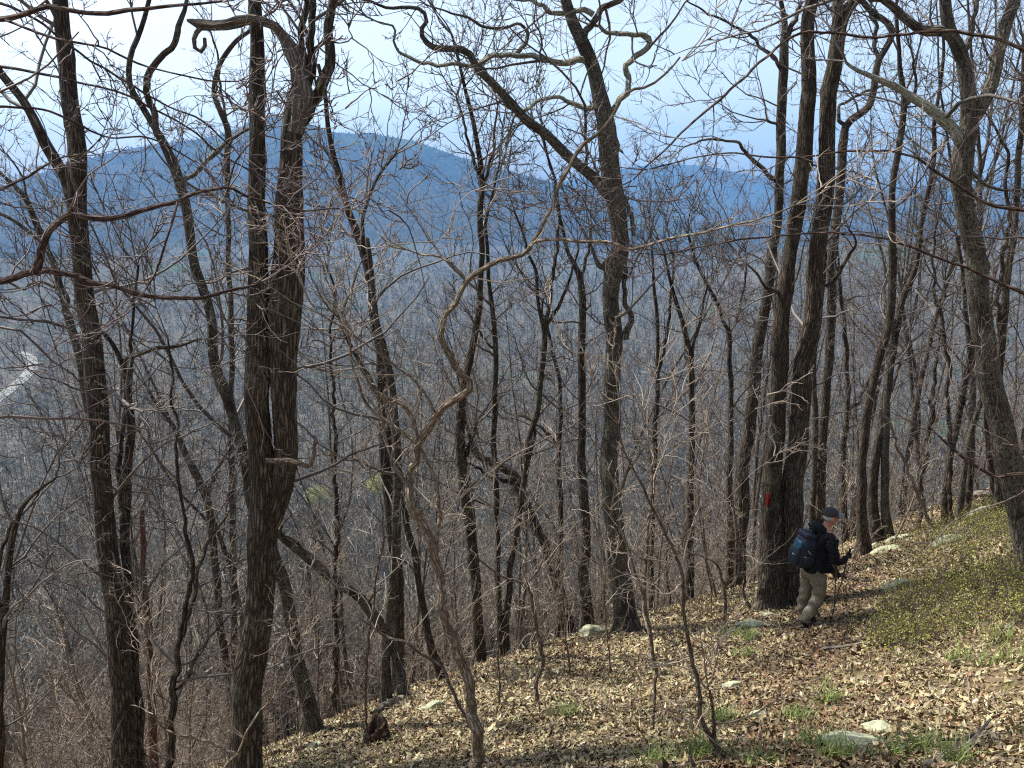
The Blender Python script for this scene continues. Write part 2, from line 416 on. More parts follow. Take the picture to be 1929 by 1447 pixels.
M_BARKO = m_bark('dark_red_brown_bark', (.02, .012, .010), (.085, .05, .038), (.21, .145, .115), (.22, .2, .16), .1, 26, 10)
M_BARKY = m_bark('sunlit_young_bark', (.075, .055, .038), (.23, .175, .125), (.48, .40, .31), (.3, .28, .22), .2, 22, 12)  # sapling bark with sunlight painted in as brighter tones
M_BARKL = m_bark('pale_lichened_bark', (.07, .065, .05), (.20, .19, .15), (.40, .385, .32), (.42, .45, .36), .8)
M_SNAG = m_bark('weathered_snag_wood', (.04, .032, .025), (.15, .125, .10), (.32, .28, .23), (.2, .2, .16), .3, 34, 3)
M_BARKR = m_bark('red_dead_bark', (.06, .028, .018), (.15, .075, .05), (.26, .16, .12), (.3, .25, .2), .1)
M_DEAD = m_bark('bleached_dead_wood', (.10, .08, .06), (.30, .26, .21), (.46, .41, .35), (.2, .2, .16), .1, 40, 2)
def m_twig(name, c0, c1):
    n = N(name); r = n.add('ShaderNodeNewGeometry').outputs['Random Per Island']; a = n.noise(n.obj(), 9, 3, .6)
    c = n.mix(r, c0, c1); c = n.mix(n.ramp(a, [(.5, (0, 0, 0)), (.75, (.35, .35, .35))]), c, (.20, .185, .16))
    return n.fin(c, .6, .35)
M_TWIG = m_twig('grey_brown_twigs', (.042, .034, .028), (.125, .107, .09))
M_TWIGR = m_twig('purple_brown_twigs', (.052, .032, .030), (.12, .086, .078))
M_TWIGP = m_twig('pale_brown_twigs', (.13, .10, .072), (.32, .26, .20))

def twig_tree(bag, P, R, dens=(6, 5, 3), L1=None, up=.04, rmin=.004, kink=.22, fat=1.0):
    """from parent branches (n,k,3) three more orders of finer growth into bag"""
    a = spawn(P, R, dens[0], .12, .98, (25, 65), .55, .5, rmin * 1.5, 9, kink * .8, up, lens=L1, taper=.3)
    bag.add(*a, sides=4)
    b = spawn(*a, dens[1], .12, 1.0, (22, 60), .52, .55, rmin * 1.05, 7, kink * .8, up, taper=.3)
    bag.add(*b, sides=3)
    if len(dens) > 2 and dens[2]:
        c = spawn(*b, dens[2], .1, 1.0, (20, 58), .58, .7, rmin * .85, 5, kink * .8, up, taper=.25)
        bag.add(*c, sides=3)

WSC = .90
def px_stem(pts, Y, drift=0.0):
    """traced stem: pixels + width -> points on the upright plane Y metres ahead (drift = metres of Y per metre of stem), radii"""
    out = []; s = 0.0; last = None
    for x, y, wd in pts:
        r = ray(x, y); yy = Y + drift * s
        p = r * (yy / r[1])
        if last is not None: s += float(np.linalg.norm(p - last))
        last = p
        out.append((p[0], p[1], p[2], wd * WSC * (yy / r[1]) / FPX / 2))
    return np.array(out)
def stem_parents(PR, n, k=6):
    """pick n sub-stretches' points on a stem as seeds for side branches"""
    Q = catmull(PR, 40)
    return Q
def traced_tree(name, label, stems, Y=None, mat=None, twig=None, tw=2.2, tl=(.7, 2.3), th=.25, top=True, group=None, cat='tree', dens=(5, 4, 3),
                seed=0, rough=.07, knots=0, rmin=.0042, kink=.22, base_ext=True, drifts=None, limbname='limb', crown=True, part_labels=None, limb_mats=None, wsc=1.0):
    """stems[0] is the trunk from its foot up; its foot is on the ground when Y is None.  th: share of the trunk's height kept free of branches"""
    mat = mat or M_BARK; twig = twig or M_TWIG
    s0 = stems[0]
    if Y is None:
        g, d = ground_at(s0[0][0], s0[0][1]); Y = g[1]
    stems = [[(x_, y_, w_ * wsc) for x_, y_, w_ in s] for s in stems]
    A = [px_stem(s, Y, (drifts[i] if drifts and i < len(drifts) else (0.0 if i == 0 else rng.uniform(-.22, .22)))) for i, s in enumerate(stems)]
    tr = A[0]
    g0 = float(H(tr[0, 0], tr[0, 1]))
    if tr[0, 2] > g0 + .03:         # lower end out of frame: run the trunk on down to the ground
        n = int((tr[0, 2] - g0) / .6) + 1; dirn = tr[1, :3] - tr[0, :3]; dirn = dirn / max(dirn[2], .05)
        dirn[:2] = np.clip(dirn[:2], -.25, .25)
        q = [tr[0]]
        for j in range(1, n + 1):
            f = (tr[0, 2] - g0) * j / n; b = tr[0].copy(); b[:3] -= dirn * f; b[3] *= 1 + .02 * f; q.append(b)
        gg = float(H(q[-1][0], q[-1][1])); q[-1][2] = min(q[-1][2], gg)
        tr = np.vstack([np.array(q[:0:-1]), tr]); A[0] = tr
    foot = tr[0].copy(); foot[2] = min(foot[2], float(H(foot[0], foot[1]))) - .18; foot[3] *= 1.05
    tr = A[0] = np.vstack([foot, tr])
    org = np.array([tr[1, 0], tr[1, 1], float(H(tr[1, 0], tr[1, 1]))])
    root = empty(name, org, label, cat, group)
    bark_tube('trunk', tr, mat, root, org, rough, seed=seed, flare=tr[0, 3] > .035, knots=knots)
    for i, a in enumerate(A[1:]):
        o = bark_tube(limbname, a, (limb_mats or {}).get(i, mat), root, org, rough, seed=seed + i + 1)
        if part_labels and i in part_labels: o['label'] = part_labels[i]
    if not crown: return root, A
    bag = Bag()
    for i, a in enumerate(A):
        Q = catmull(a, 60); seg = np.linalg.norm(np.diff(Q[:, :3], axis=0), axis=1); L = seg.sum()
        t0 = th if i == 0 else .12
        m = int(max(2, 1.15 * tw * L * (1 - t0)))
        u = rng.uniform(t0, 1, m) * 58; j = u.astype(int)
        p = Q[j, :3]; tan = unit(Q[j + 1, :3] - Q[j, :3]); r = Q[j, 3]
        q = rng.normal(size=(m, 3)); q[:, 1] *= .8; q = unit(q - (q * tan).sum(-1, keepdims=True) * tan)
        ang = np.radians(rng.uniform(35, 85, m))[:, None]
        d = tan * np.cos(ang) + q * np.sin(ang)
        Ln = rng.uniform(tl[0], tl[1], m) * np.clip(rng.normal(1, .3, m), .4, 1.6)
        Ln = np.minimum(Ln, .35 + r * 60)
        r0 = np.clip(np.minimum(r * .5, Ln * .0105), rmin * 1.8, .05)
        P, R = grow(p, d, Ln, r0, 9, kink * .8, .05, .3)
        bag.add(P, R, 5)
        twig_tree(bag, P, R, dens, rmin=rmin, kink=kink)
        lx, ly, lw = stems[i][-1]
        if top and (ly < 25 or lx < 5 or lx > 1924 or lw < 8):
            # the crown carries on past the traced end
            e = a[-1]; dr = unit(a[-1, :3] - a[-2, :3])
            m = 3 if e[3] < .05 else 5; Lt = min(4.5, .8 + e[3] * 45)
            D = unit(dr[None] + rng.normal(0, .38, (m, 3))); 
            P, R = grow(np.repeat(e[None, :3], m, 0), D, np.full(m, Lt) * rng.uniform(.6, 1.2, m), np.full(m, max(e[3] * .72, rmin)), 12, .14, .09, .12)
            bag.add(P, R, 6)
            P2, R2 = spawn(P, R, 5, .15, .95, (25, 60), .45, .6, rmin * 2, 8, .2, .06)
            bag.add(P2, R2, 4)
            twig_tree(bag, P2, R2, (4, 3, 0) if e[3] > .03 else (3, 2, 0), rmin=rmin, kink=kink)
    bag.build('crown', twig, root, org)
    return root, A
# ------------------------------------------------------------------ forest floor: dead leaves, grass, low shrubs
def m_leafl():
    n = N('dead_oak_leaves'); a = n.add('ShaderNodeAttribute'); a.attribute_name = 'tint'
    n.b.inputs['Subsurface Weight'].default_value = 0.0
    return n.fin(a.outputs['Color'], .55, .35)
def m_leafg(name, rough=.5):
    n = N(name); a = n.add('ShaderNodeAttribute'); a.attribute_name = 'tint'
    m = n.fin(a.outputs['Color'], rough, .4)
    tr = n.add('ShaderNodeBsdfTranslucent'); n.l(a.outputs['Color'], tr.inputs[0])
    mx = n.add('ShaderNodeMixShader'); mx.inputs[0].default_value = .35
    n.l(n.b.outputs[0], mx.inputs[1]); n.l(tr.outputs[0], mx.inputs[2]); n.l(mx.outputs[0], n.out.inputs[0])
    return m
M_LEAF = m_leafl(); M_GREEN = m_leafg('young_green_leaves')
def frames(n, tilt):
    """random leaf frames: (length axis, width axis, normal), lying about the slope"""
    rz = rng.uniform(0, 2 * np.pi, n); tx = rng.normal(0, tilt, n); ty = rng.normal(0, tilt, n)
    u = np.stack([np.cos(rz), np.sin(rz), ty], -1); u = unit(u)
    w_ = np.stack([-np.sin(rz), np.cos(rz), tx], -1); w_ = unit(w_ - (w_ * u).sum(-1, keepdims=True) * u)
    return u, w_, np.cross(u, w_)

# ------------------------------------------------------------------ the trees one can tell apart, foot first, (x, y, width) in the 1929 x 1447 frame
TT = traced_tree
TT('oak_tree', 'straight shaggy-barked tree at far left whose left fork reaches the frame edge', [
   [(236,1447,50),(231,1330,46),(224,1265,42),(214,1130,41),(196,967,40),(190,850,40),(180,700,40),(170,620,38),(160,540,37),(150,450,37),(147,400,38),(145,330,36),(143,250,33),(130,150,32),(118,60,30),(112,0,30),(104,-90,28)],
   [(140,420,20),(124,350,24),(100,300,24),(70,235,20),(45,195,17),(10,150,16),(-20,100,14)]], Y=8.6, tw=1.3, th=.30, seed=1, knots=3, drifts=[0,.12])
TT('leaning_tree', 'pale crooked tree emerging behind the straight far-left tree', [
   [(196,1010,22),(180,850,18),(165,760,16),(152,690,16),(135,620,16),(113,545,14),(95,480,12),(80,455,10),(62,415,9),(43,365,9),(18,340,8),(0,325,7),(-40,290,6)],
   [(118,585,9),(130,560,9),(120,545,8),(100,538,7),(75,530,7),(45,545,6),(10,530,5)],
   [(80,455,9),(60,440,8),(35,420,8),(0,405,7),(-40,390,5)],
   [(92,470,7),(75,430,6),(60,395,6),(52,370,5),(40,330,4),(10,290,4)]], Y=10.5, mat=M_BARKG, tw=1.6, th=.35, seed=2)
TT('slender_tree', 'dark slender tree hugging the right side of the shaggy left tree', [
   [(262,1447,20),(262,1398,20),(252,1265,19),(245,1133,19),(236,1000,19),(238,960,18),(244,860,17),(243,760,16),(238,700,14),(229,680,11),(214,650,9),(200,632,8),(186,622,7)],
   [(238,700,11),(240,676,10),(252,670,10),(290,662,9),(330,652,8),(365,643,6),(400,640,5)],
   [(232,990,11),(227,940,11),(226,860,11),(230,800,10),(242,740,9),(248,690,7),(250,600,6),(258,500,5)]], Y=8.9, mat=M_BARK, tw=1.8, th=.4, seed=3)
TT('dead_tree', 'reddish barkless dead trunk with broken top at lower left', [
   [(292,1447,20),(282,1265,16),(275,1130,14),(270,1040,12),(268,960,9)]], Y=10.6, mat=M_BARKR, crown=False, seed=4, cat='dead tree')
TT('leaning_tree', 'tall tree leaning left from its foot right of the double trunk', [
   [(590,1382,40),(576,1310,33),(564,1265,32),(545,1166,29),(524,1066,26),(496,1000,24),(475,950,23),(462,870,22),(448,812,21),(431,762,22),(411,712,22),(400,662,22),(398,613,21),(381,546,20),(365,497,20),(361,450,20),(348,382,21),(335,338,22),(312,282,20),(292,245,15),(265,200,13),(244,160,12),(245,100,11),(259,66,10),(280,0,9),(290,-50,8)],
   [(312,282,16),(303,252,15),(292,212,14),(279,180,13),(279,143,14),(299,113,13),(322,83,12),(332,50,12),(345,25,10),(355,0,8),(360,-40,7)],
   [(340,345,10),(365,322,10),(390,298,9),(415,275,9),(445,255,7),(480,240,5)]], tw=1.2, th=.42, seed=5, mat=M_BARKG, knots=3, drifts=[0,-.1,.15])
TT('forked_tree', 'massive double trunk left of centre with a snapped hollow top', [
   [(466,1447,66),(466,1350,62),(470,1265,60),(480,1190,56),(488,1130,54),(495,1050,58),(500,967,60),(496,900,54),(490,830,48),(488,760,48),(487,680,50),(486,600,44),(485,520,40),(484,430,37),(484,330,34),(484,240,30),(484,150,31),(482,60,29),(481,0,27),(478,-80,25)],
   [(500,1010,40),(516,960,46),(530,900,48),(534,860,48),(534,760,50),(534,692,58),(537,600,68),(541,540,70),(545,480,62),(546,400,57),(551,300,44),(556,230,42),(566,190,38)],
   [(560,232,26),(580,228,24),(600,196,23),(612,160,22),(622,120,22),(630,60,20),(638,0,18),(645,-60,17)],
   [(566,190,22),(580,150,18),(584,110,17),(586,60,16),(596,0,15),(602,-60,13)],
   [(566,190,14),(570,130,14),(572,66,13),(575,0,12)],
   [(592,93,8),(610,78,8),(630,50,8)]], Y=7.6, tw=1.0, th=.45, seed=6, rough=.09, knots=4, drifts=[0,0.02,-.1,.1,.2,0], tl=(.5,1.8))
TT('slender_tree', 'thin pole tree standing just left of the double trunk', [
   [(447,1335,15),(441,1200,14),(438,967,13),(435,845,12),(436,712,11),(434,580,11),(430,465,10),(429,380,10),(428,300,12),(428,250,14),(418,215,12),(402,172,11),(411,133,10),(431,93,10),(450,72,9),(468,60,8),(500,30,7)],
   [(426,250,6),(420,180,5),(412,140,5),(408,90,4),(395,60,4)]], tw=1.7, th=.35, seed=8)
TT('bare_tree', 'dark two-stemmed tree left of the leaning fallen pole', [
   [(745,1308,32),(748,1250,28),(752,1180,27),(748,1100,26),(742,1020,25),(733,940,24),(725,870,24),(722,780,24),(718,680,22),(706,596,20),(697,530,18),(683,480,16),(670,431,15),(650,381,15),(640,332,14),(630,298,12),(617,232,10),(612,180,9),(600,120,8)],
   [(655,395,9),(690,470,8),(680,440,8),(685,400,7),(700,350,7),(720,320,6),(745,290,5)]], tw=1.8, th=.3, seed=9, knots=2)
TT('bare_tree', 'mossy grey trunk whose foot stands behind the decaying stump', [
   [(727,1327,26),(727,1250,21),(731,1180,21),(739,1100,20),(746,1000,20),(748,900,19),(745,800,17),(738,720,15),(725,660,13),(708,600,12),(700,520,10),(690,450,9)]], mat=M_BARKG, tw=1.6, th=.4, seed=10)
TT('leaning_tree', 'dark tree leaning left beside a young crooked sapling', [
   [(836,1284,22),(813,1216,16),(799,1150,15),(783,1066,14),(763,967,14),(750,900,13),(738,850,12),(722,780,10),(700,720,9),(660,650,8),(640,600,7)]], tw=1.8, th=.3, seed=11)
TT('bare_tree', 'straight dark trunk left of centre, its shaggy foot among brush', [
   [(903,1256,30),(902,1225,26),(899,1166,23),(892,1066,22),(882,967,22),(872,880,21),(868,800,20),(874,730,17),(886,680,15),(893,640,14),(903,580,13),(907,500,12),(905,400,12),(905,300,11),(895,250,9),(885,200,8),(868,130,7),(852,66,5)],
   [(905,330,8),(888,290,7),(880,260,6),(872,215,5),(860,180,5)],
   [(905,380,7),(922,320,6),(930,270,5),(938,200,4)],
   [(880,860,8),(872,930,0.1),(876,905,7)][:1] + [(895,800,7),(912,780,6),(918,830,5)][:1]], tw=2.0, th=.3, seed=12, knots=2)
TT('slender_tree', 'slim dark trunk between the crooked sapling and the forked tree', [
   [(945,1212,17),(942,1170,14),(938,1066,13),(935,967,12),(932,880,12),(930,795,12),(935,712,11),(932,630,11),(922,546,9),(918,480,8),(915,430,7),(925,380,6),(935,330,5)],
   [(934,660,6),(915,640,6),(902,620,5),(890,600,4)]], tw=1.9, th=.35, seed=13)
TT('forked_tree', 'dark three-armed tree forking high above a long slim trunk', [
   [(955,1226,16),(955,1160,14),(962,1080,13),(975,1000,13),(984,940,12),(992,878,13),(998,828,13),(1015,762,12),(1022,696,12),(1025,629,12),(1018,590,8),(1013,550,7),(1008,507,7),(995,480,6),(985,440,5),(970,400,4)],
   [(1025,629,9),(1035,563,8),(1048,480,7),(1052,420,6),(1045,350,6),(1035,300,5),(1022,235,4)],
   [(1026,620,8),(1048,583,7),(1068,540,6),(1078,513,5),(1090,470,4)],
   [(992,880,7),(1010,800,5),(975,785,5),(960,780,4)][:1] + [(1012,790,5),(1040,800,4)][:1]], tw=2.0, th=.35, seed=14)
TT('slender_tree', 'thin wavy stem directly left of the mid pole tree', [
   [(1050,1190,13),(1055,1080,12),(1055,945,11),(1052,845,10),(1058,762,9),(1045,680,8),(1033,630,7),(1022,600,5),(1030,540,4)],
   [(1052,840,6),(1030,815,6),(1010,800,5),(980,785,4),(968,782,3)]], tw=2.0, th=.3, seed=15)
TT('leaning_tree', 'arched trunk bending over to the left with drooping limb', [
   [(1064,1160,26),(1048,1100,21),(1030,1033,19),(1005,985,19),(985,940,22),(965,893,22),(928,872,18),(905,860,15),(892,845,13),(885,820,10),(879,800,8),(872,760,6)],
   [(985,930,12),(965,915,12),(935,903,9),(905,885,7),(880,872,5)]], tw=1.5, th=.3, seed=16, knots=2)
TT('bare_tree', 'straight pole tree left of the great centre tree', [
   [(1104,1180,28),(1101,1120,23),(1101,1066,22),(1101,967,20),(1097,900,18),(1095,812,17),(1096,680,16),(1095,563,15),(1091,523,13),(1080,495,10),(1072,480,8),(1062,440,7),(1052,400,7),(1048,350,6),(1030,290,5)],
   [(1094,530,8),(1102,500,7),(1108,470,6),(1112,430,5)]], tw=1.9, th=.35, seed=17, knots=2)
TT('oak_tree', 'great centre oak with contorted lichened limbs spreading against the sky', [
   [(1182,1190,54),(1176,1150,44),(1170,1100,41),(1163,1050,40),(1157,967,38),(1148,900,37),(1149,845,36),(1154,750,36),(1156,650,36),(1153,580,34),(1154,530,37),(1160,500,44),(1168,470,36),(1166,430,36),(1158,380,40),(1150,330,42),(1146,290,40),(1143,250,38),(1136,200,33),(1126,165,29),(1116,130,28),(1104,100,28),(1092,72,26),(1081,50,24),(1063,0,22),(1050,-60,20)],
   [(1150,372,24),(1128,345,24),(1100,320,22),(1071,295,21),(1031,255,20),(992,226,19),(958,189,18),(922,156,17),(899,133,15),(885,103,14),(870,96,14),(846,93,13),(809,83,12),(795,66,10),(793,55,10),(803,40,9),(800,25,8),(793,17,8),(773,13,7),(730,15,6),(700,3,5)],
   [(1132,200,12),(1114,199,11),(1090,196,10),(1071,192,9),(1045,184,8),(1021,183,8),(1010,190,8),(1000,200,8),(988,207,7),(975,212,5)],
   [(1112,116,16),(1095,116,15),(1065,118,14),(1038,117,12),(1005,113,12),(972,105,11),(932,103,11),(920,108,11),(905,117,10),(879,123,9),(839,126,8),(815,123,8),(789,116,7),(765,106,7),(749,96,6),(743,80,5),(745,53,5),(725,45,4),(690,30,4)],
   [(972,102,9),(980,92,9),(988,76,8),(990,62,8),(984,48,7),(976,44,6),(952,51,6),(930,54,6),(905,50,6),(879,33,5),(839,20,4),(800,5,3)],
   [(1146,222,14),(1158,208,14),(1172,190,13),(1184,169,12),(1184,145,12),(1177,119,12),(1190,112,12),(1204,109,12),(1218,98,12),(1225,84,12),(1220,72,12),(1211,66,11),(1190,66,10),(1171,66,10),(1150,62,9),(1138,60,8),(1128,50,7)],
   [(1100,80,15),(1106,60,14),(1118,42,13),(1130,20,13),(1148,10,12),(1170,0,11),(1190,-20,9)],
   [(1118,28,12),(1100,22,12),(1080,24,11),(1055,22,11),(1035,16,10),(1015,10,9),(995,2,8),(965,-4,7)],
   [(1152,505,16),(1140,502,14),(1128,492,10),(1118,478,7),(1112,460,5)],
   [(1178,640,16),(1184,610,13),(1186,590,12),(1180,560,10),(1176,520,10),(1174,490,9)],
   [(1160,330,8),(1185,400,14),(1190,440,12)][:1] + [(1180,380,9),(1188,410,9),(1192,445,8)]], tw=1.5, th=.5, seed=18, mat=M_BARKG, knots=5, rough=.09, rmin=.0045,
   drifts=[0,-.10,-.12,-.05,-.08,.08,.15,.1,-.1,.1,0], limb_mats={1: M_BARKL, 2: M_BARKL, 4: M_BARKL, 6: M_BARKL}, part_labels={0: 'long lichen-spotted limb snaking up to the left'})
TT('slender_tree', 'slim forked tree just right of the great centre oak', [
   [(1226,1150,12),(1226,1060,11),(1229,960,10),(1232,880,10),(1237,745,10),(1238,690,9),(1240,640,8),(1238,600,8),(1234,550,7),(1230,513,6),(1226,440,5)],
   [(1240,700,7),(1250,650,6),(1257,613,6),(1263,550,5),(1267,480,4)]], tw=2.0, th=.3, seed=19)
TT('slender_tree', 'dark pole with a low fork left of the lone thin pole', [
   [(1298,1100,17),(1299,1010,15),(1299,945,14),(1302,812,13),(1303,712,13),(1297,650,12),(1283,600,9),(1270,560,8),(1260,520,6),(1250,470,5)],
   [(1300,700,8),(1310,640,7),(1322,590,5),(1335,540,4)]], tw=2.0, th=.3, seed=20)
TT('slender_tree', 'thin pole with a V-shaped fork left of the paired trunks', [
   [(1376,1100,15),(1375,960,13),(1377,780,11),(1375,680,10),(1372,620,9),(1362,605,7),(1352,570,7),(1339,546,7),(1322,515,6),(1309,487,6),(1295,440,4)],
   [(1374,628,6),(1385,600,6),(1398,556,5),(1405,500,4)]], tw=2.0, th=.35, seed=21)
TT('bare_tree', 'brown trunk immediately left of the red-blazed trunk', [
   [(1386,1105,34),(1390,1030,31),(1395,960,30),(1402,878,28),(1415,780,26),(1424,680,24),(1435,612,22),(1447,546,21),(1454,480,20),(1462,430,18),(1466,365,18),(1472,265,20),(1474,166,20),(1478,83,18),(1478,50,14),(1474,15,10),(1466,-20,9)],
   [(1480,80,11),(1491,58,11),(1502,30,9),(1510,0,8)],
   [(1467,345,9),(1455,332,9),(1438,318,9),(1402,292,8),(1385,268,6),(1350,262,5),(1289,277,3)],
   [(1470,130,7),(1455,110,8),(1430,82,7),(1400,60,6),(1370,40,5),(1330,25,4),(1295,0,3)],
   [(1470,235,6),(1450,170,5),(1420,120,5),(1385,95,4),(1340,70,3)][:1] + [(1445,225,5),(1418,110,5),(1389,98,4)][:1]], tw=1.7, th=.35, seed=22, knots=3)
TT('oak_tree', 'rugged trunk with a red paint blaze directly behind the walker', [
   [(1462,1146,70),(1458,1120,56),(1454,1050,50),(1453,960,42),(1456,900,37),(1460,845,34),(1465,745,31),(1471,646,33),(1474,600,30),(1481,546,30),(1488,480,27),(1495,431,30),(1504,370,30),(1508,332,30),(1518,265,31),(1520,210,29),(1523,166,28),(1521,100,27),(1523,33,26),(1528,0,26),(1532,-80,24)],
   [(1480,562,9),(1466,548,8),(1452,542,8),(1440,538,6),(1428,520,5),(1405,500,4)]], tw=1.1, th=.45, seed=23, rough=.11, knots=6)
TT('oak_tree', 'tall trunk leaning right, its foot beside the walker heels', [
   [(1490,1140,40),(1487,1100,40),(1488,1040,42),(1490,960,42),(1495,900,41),(1501,845,40),(1507,780,39),(1511,712,38),(1520,660,36),(1528,612,35),(1541,480,33),(1548,420,34),(1556,332,36),(1558,280,33),(1561,232,32),(1567,170,31),(1574,116,32),(1580,70,30),(1588,35,26),(1602,10,24),(1625,-12,22),(1650,-60,18)],
   [(1578,60,20),(1576,30,20),(1575,0,19),(1572,-60,17)],
   [(1556,540,9),(1572,528,9),(1585,500,8),(1600,480,7),(1612,455,5),(1600,430,4)]], tw=1.1, th=.45, seed=24, rough=.11, knots=4)
TT('bare_tree', 'tall tree with S-shaped upper stem rising behind the walker cap', [
   [(1541,1040,23),(1543,1000,21),(1545,960,20),(1548,870,19),(1551,812,18),(1556,740,18),(1558,712,18),(1562,650,18),(1564,612,18),(1566,550,18),(1566,497,18),(1572,450,18),(1581,365,18),(1587,300,18),(1588,265,18),(1592,240,16),(1600,230,16),(1637,199,15),(1645,170,14),(1650,133,14),(1656,112,13),(1668,92,13),(1678,70,13),(1678,52,12),(1664,38,12),(1645,25,12),(1630,8,12),(1610,-20,11)],
   [(1590,235,8),(1583,225,8),(1580,200,6),(1592,190,6),(1610,182,6),(1640,172,5),(1668,160,4)],
   [(1652,130,7),(1655,60,0.1)][:1] + [(1650,55,8),(1648,40,7),(1640,20,6)]], tw=1.7, th=.4, seed=25, knots=2)
TT('slender_tree', 'slim trunk between the leaning pair and the walker cap', [
   [(1531,1040,15),(1530,980,14),(1532,940,13),(1535,845,12),(1534,760,12),(1532,700,11),(1540,620,10),(1550,540,9),(1556,470,8)]], tw=1.8, th=.35, seed=26)
TT('bare_tree', 'brown trunk rooted by the pale rocks on the trail bend', [
   [(1626,1048,32),(1626,1000,24),(1624,960,21),(1624,878,18),(1631,795,18),(1640,740,17),(1647,712,16),(1660,665,16),(1671,630,16),(1677,590,16),(1680,546,16),(1681,480,15),(1680,431,14),(1684,332,13),(1694,280,13),(1700,232,13),(1702,190,12),(1700,166,11),(1695,110,9),(1690,66,8),(1688,20,7)],
   [(1697,235,8),(1705,210,8),(1715,190,7),(1725,160,6),(1722,120,5)]], tw=1.9, th=.35, seed=27, knots=2)
TT('leaning_tree', 'right-leaning partner tree whose stem crosses the rock-side trunk', [
   [(1655,1025,26),(1648,990,22),(1643,960,21),(1647,900,19),(1651,862,18),(1661,800,18),(1667,762,18),(1673,720,17),(1680,680,16),(1688,620,15),(1697,580,14),(1704,552,14),(1715,530,13),(1724,505,10),(1730,475,9),(1735,430,9),(1743,382,9),(1752,345,9),(1760,300,9),(1760,232,8),(1770,166,7),(1777,100,6),(1775,50,5)]], tw=1.9, th=.3, seed=28)
TT('bare_tree', 'straight grey trunk right of the crossing pair', [
   [(1672,1018,22),(1668,960,17),(1667,880,16),(1668,800,15),(1672,720,13),(1680,650,12),(1682,600,11)]], mat=M_BARKG, tw=1.7, th=.4, seed=29)
TT('slender_tree', 'pole tree with a low left arm behind the crossing pair', [
   [(1590,1010,13),(1591,960,12),(1588,845,12),(1596,790,12),(1598,745,11),(1595,690,10),(1594,646,10),(1588,590,8),(1580,520,7)],
   [(1597,775,8),(1608,765,8),(1620,750,7),(1635,720,6),(1655,690,5)]], tw=2.0, th=.35, seed=30)
TT('oak_tree', 'thick lichened oak at right edge with wide forks and a pale limb', [
   [(1948,1075,72),(1940,1040,62),(1930,980,58),(1918,930,54),(1905,880,52),(1892,830,48),(1880,780,46),(1868,725,44),(1860,680,40),(1852,620,40),(1846,580,38),(1841,530,39),(1838,480,38),(1828,440,38),(1820,400,38),(1813,365,38),(1809,335,42),(1810,315,44),(1812,290,42),(1817,265,38),(1822,240,35),(1824,216,34),(1822,170,28),(1817,133,27),(1810,105,27),(1800,83,26),(1788,60,24),(1783,43,24),(1780,0,22),(1776,-60,20)],
   [(1826,232,28),(1840,210,28),(1852,190,26),(1866,166,25),(1874,135,24),(1880,100,24),(1889,66,24),(1896,33,24),(1908,0,23),(1920,-60,22)],
   [(1812,275,24),(1806,262,24),(1790,240,23),(1763,216,22),(1742,200,21),(1720,186,18),(1700,172,16),(1677,159,15),(1655,148,13),(1634,139,10),(1612,130,8),(1594,116,6)],
   [(1790,70,22),(1775,60,22),(1752,52,20),(1727,46,18),(1706,34,17),(1687,23,16),(1647,0,15),(1620,-20,13)],
   [(1814,105,10),(1822,90,10),(1830,60,9),(1833,33,9),(1840,0,9),(1845,-40,8)],
   [(1828,320,8),(1850,345,7),(1880,355,6),(1929,358,5)]], tw=1.2, th=.45, seed=31, mat=M_BARKG, rough=.12, knots=8, rmin=.0045, drifts=[0,.1,.1,.1,.15,-.1],
   part_labels={1: 'pale bleached limb reaching up to the left'}, limb_mats={1: M_BARKL})
TT('bare_tree', 'two-stemmed tree right behind the thick right-edge oak', [
   [(1876,990,16),(1880,900,15),(1882,800,15),(1884,700,15),(1888,640,15),(1893,580,14),(1898,520,14),(1905,460,14),(1912,400,13),(1920,300,12),(1926,200,10),(1928,100,8)],
   [(1886,660,10),(1883,600,10),(1884,540,9),(1892,465,9),(1900,400,8),(1895,330,7),(1898,290,6),(1875,240,5)]], Y=15.5, tw=2.0, th=.3, seed=32)
TT('bare_tree', 'dark tree leaning right just left of the thick oak foot', [
   [(1779,992,17),(1782,940,15),(1788,880,14),(1793,845,14),(1800,810,14),(1806,780,14),(1814,745,13),(1820,712,13),(1825,680,12),(1824,640,10),(1820,600,9),(1818,560,8),(1812,500,7),(1800,440,6)]], tw=2.0, th=.3, seed=33)
TT('bare_tree', 'grey trunk with a broken bend at the rock on the rise', [
   [(1807,985,16),(1810,950,14),(1813,900,13),(1818,860,12),(1830,812,12),(1842,770,11),(1852,742,10),(1856,700,8),(1862,640,7),(1868,560,6)]], mat=M_BARKG, tw=1.9, th=.35, seed=34)
TT('bare_tree', 'short-looking trunk close against the left flank of the thick oak', [
   [(1884,962,26),(1878,930,22),(1870,880,20),(1864,820,17),(1862,760,14),(1864,700,12),(1868,640,9)]], tw=1.9, th=.35, seed=35)
TT('slender_tree', 'slim upright stem in the gap right of the bleached leaning pole', [
   [(1790,992,9),(1790,960,9),(1789,850,9),(1787,745,8),(1780,630,8),(1770,590,7),(1763,573,7),(1758,500,5),(1765,420,4)]], tw=2.2, th=.3, seed=36)
TT('leaning_tree', 'thin tree leaning right in front of the bleached leaning pole', [
   [(1731,1000,10),(1735,960,9),(1745,850,9),(1757,762,8),(1763,700,7),(1770,620,6),(1778,540,5)]], tw=2.2, th=.3, seed=37)
TT('dead_tree', 'bleached dead pole leaning left on the right-hand rise', [
   [(1758,1000,8),(1740,960,8),(1724,925,8),(1710,895,7),(1694,850,7),(1677,805,6),(1660,770,4)]], mat=M_DEAD, crown=False, seed=38, cat='dead tree')
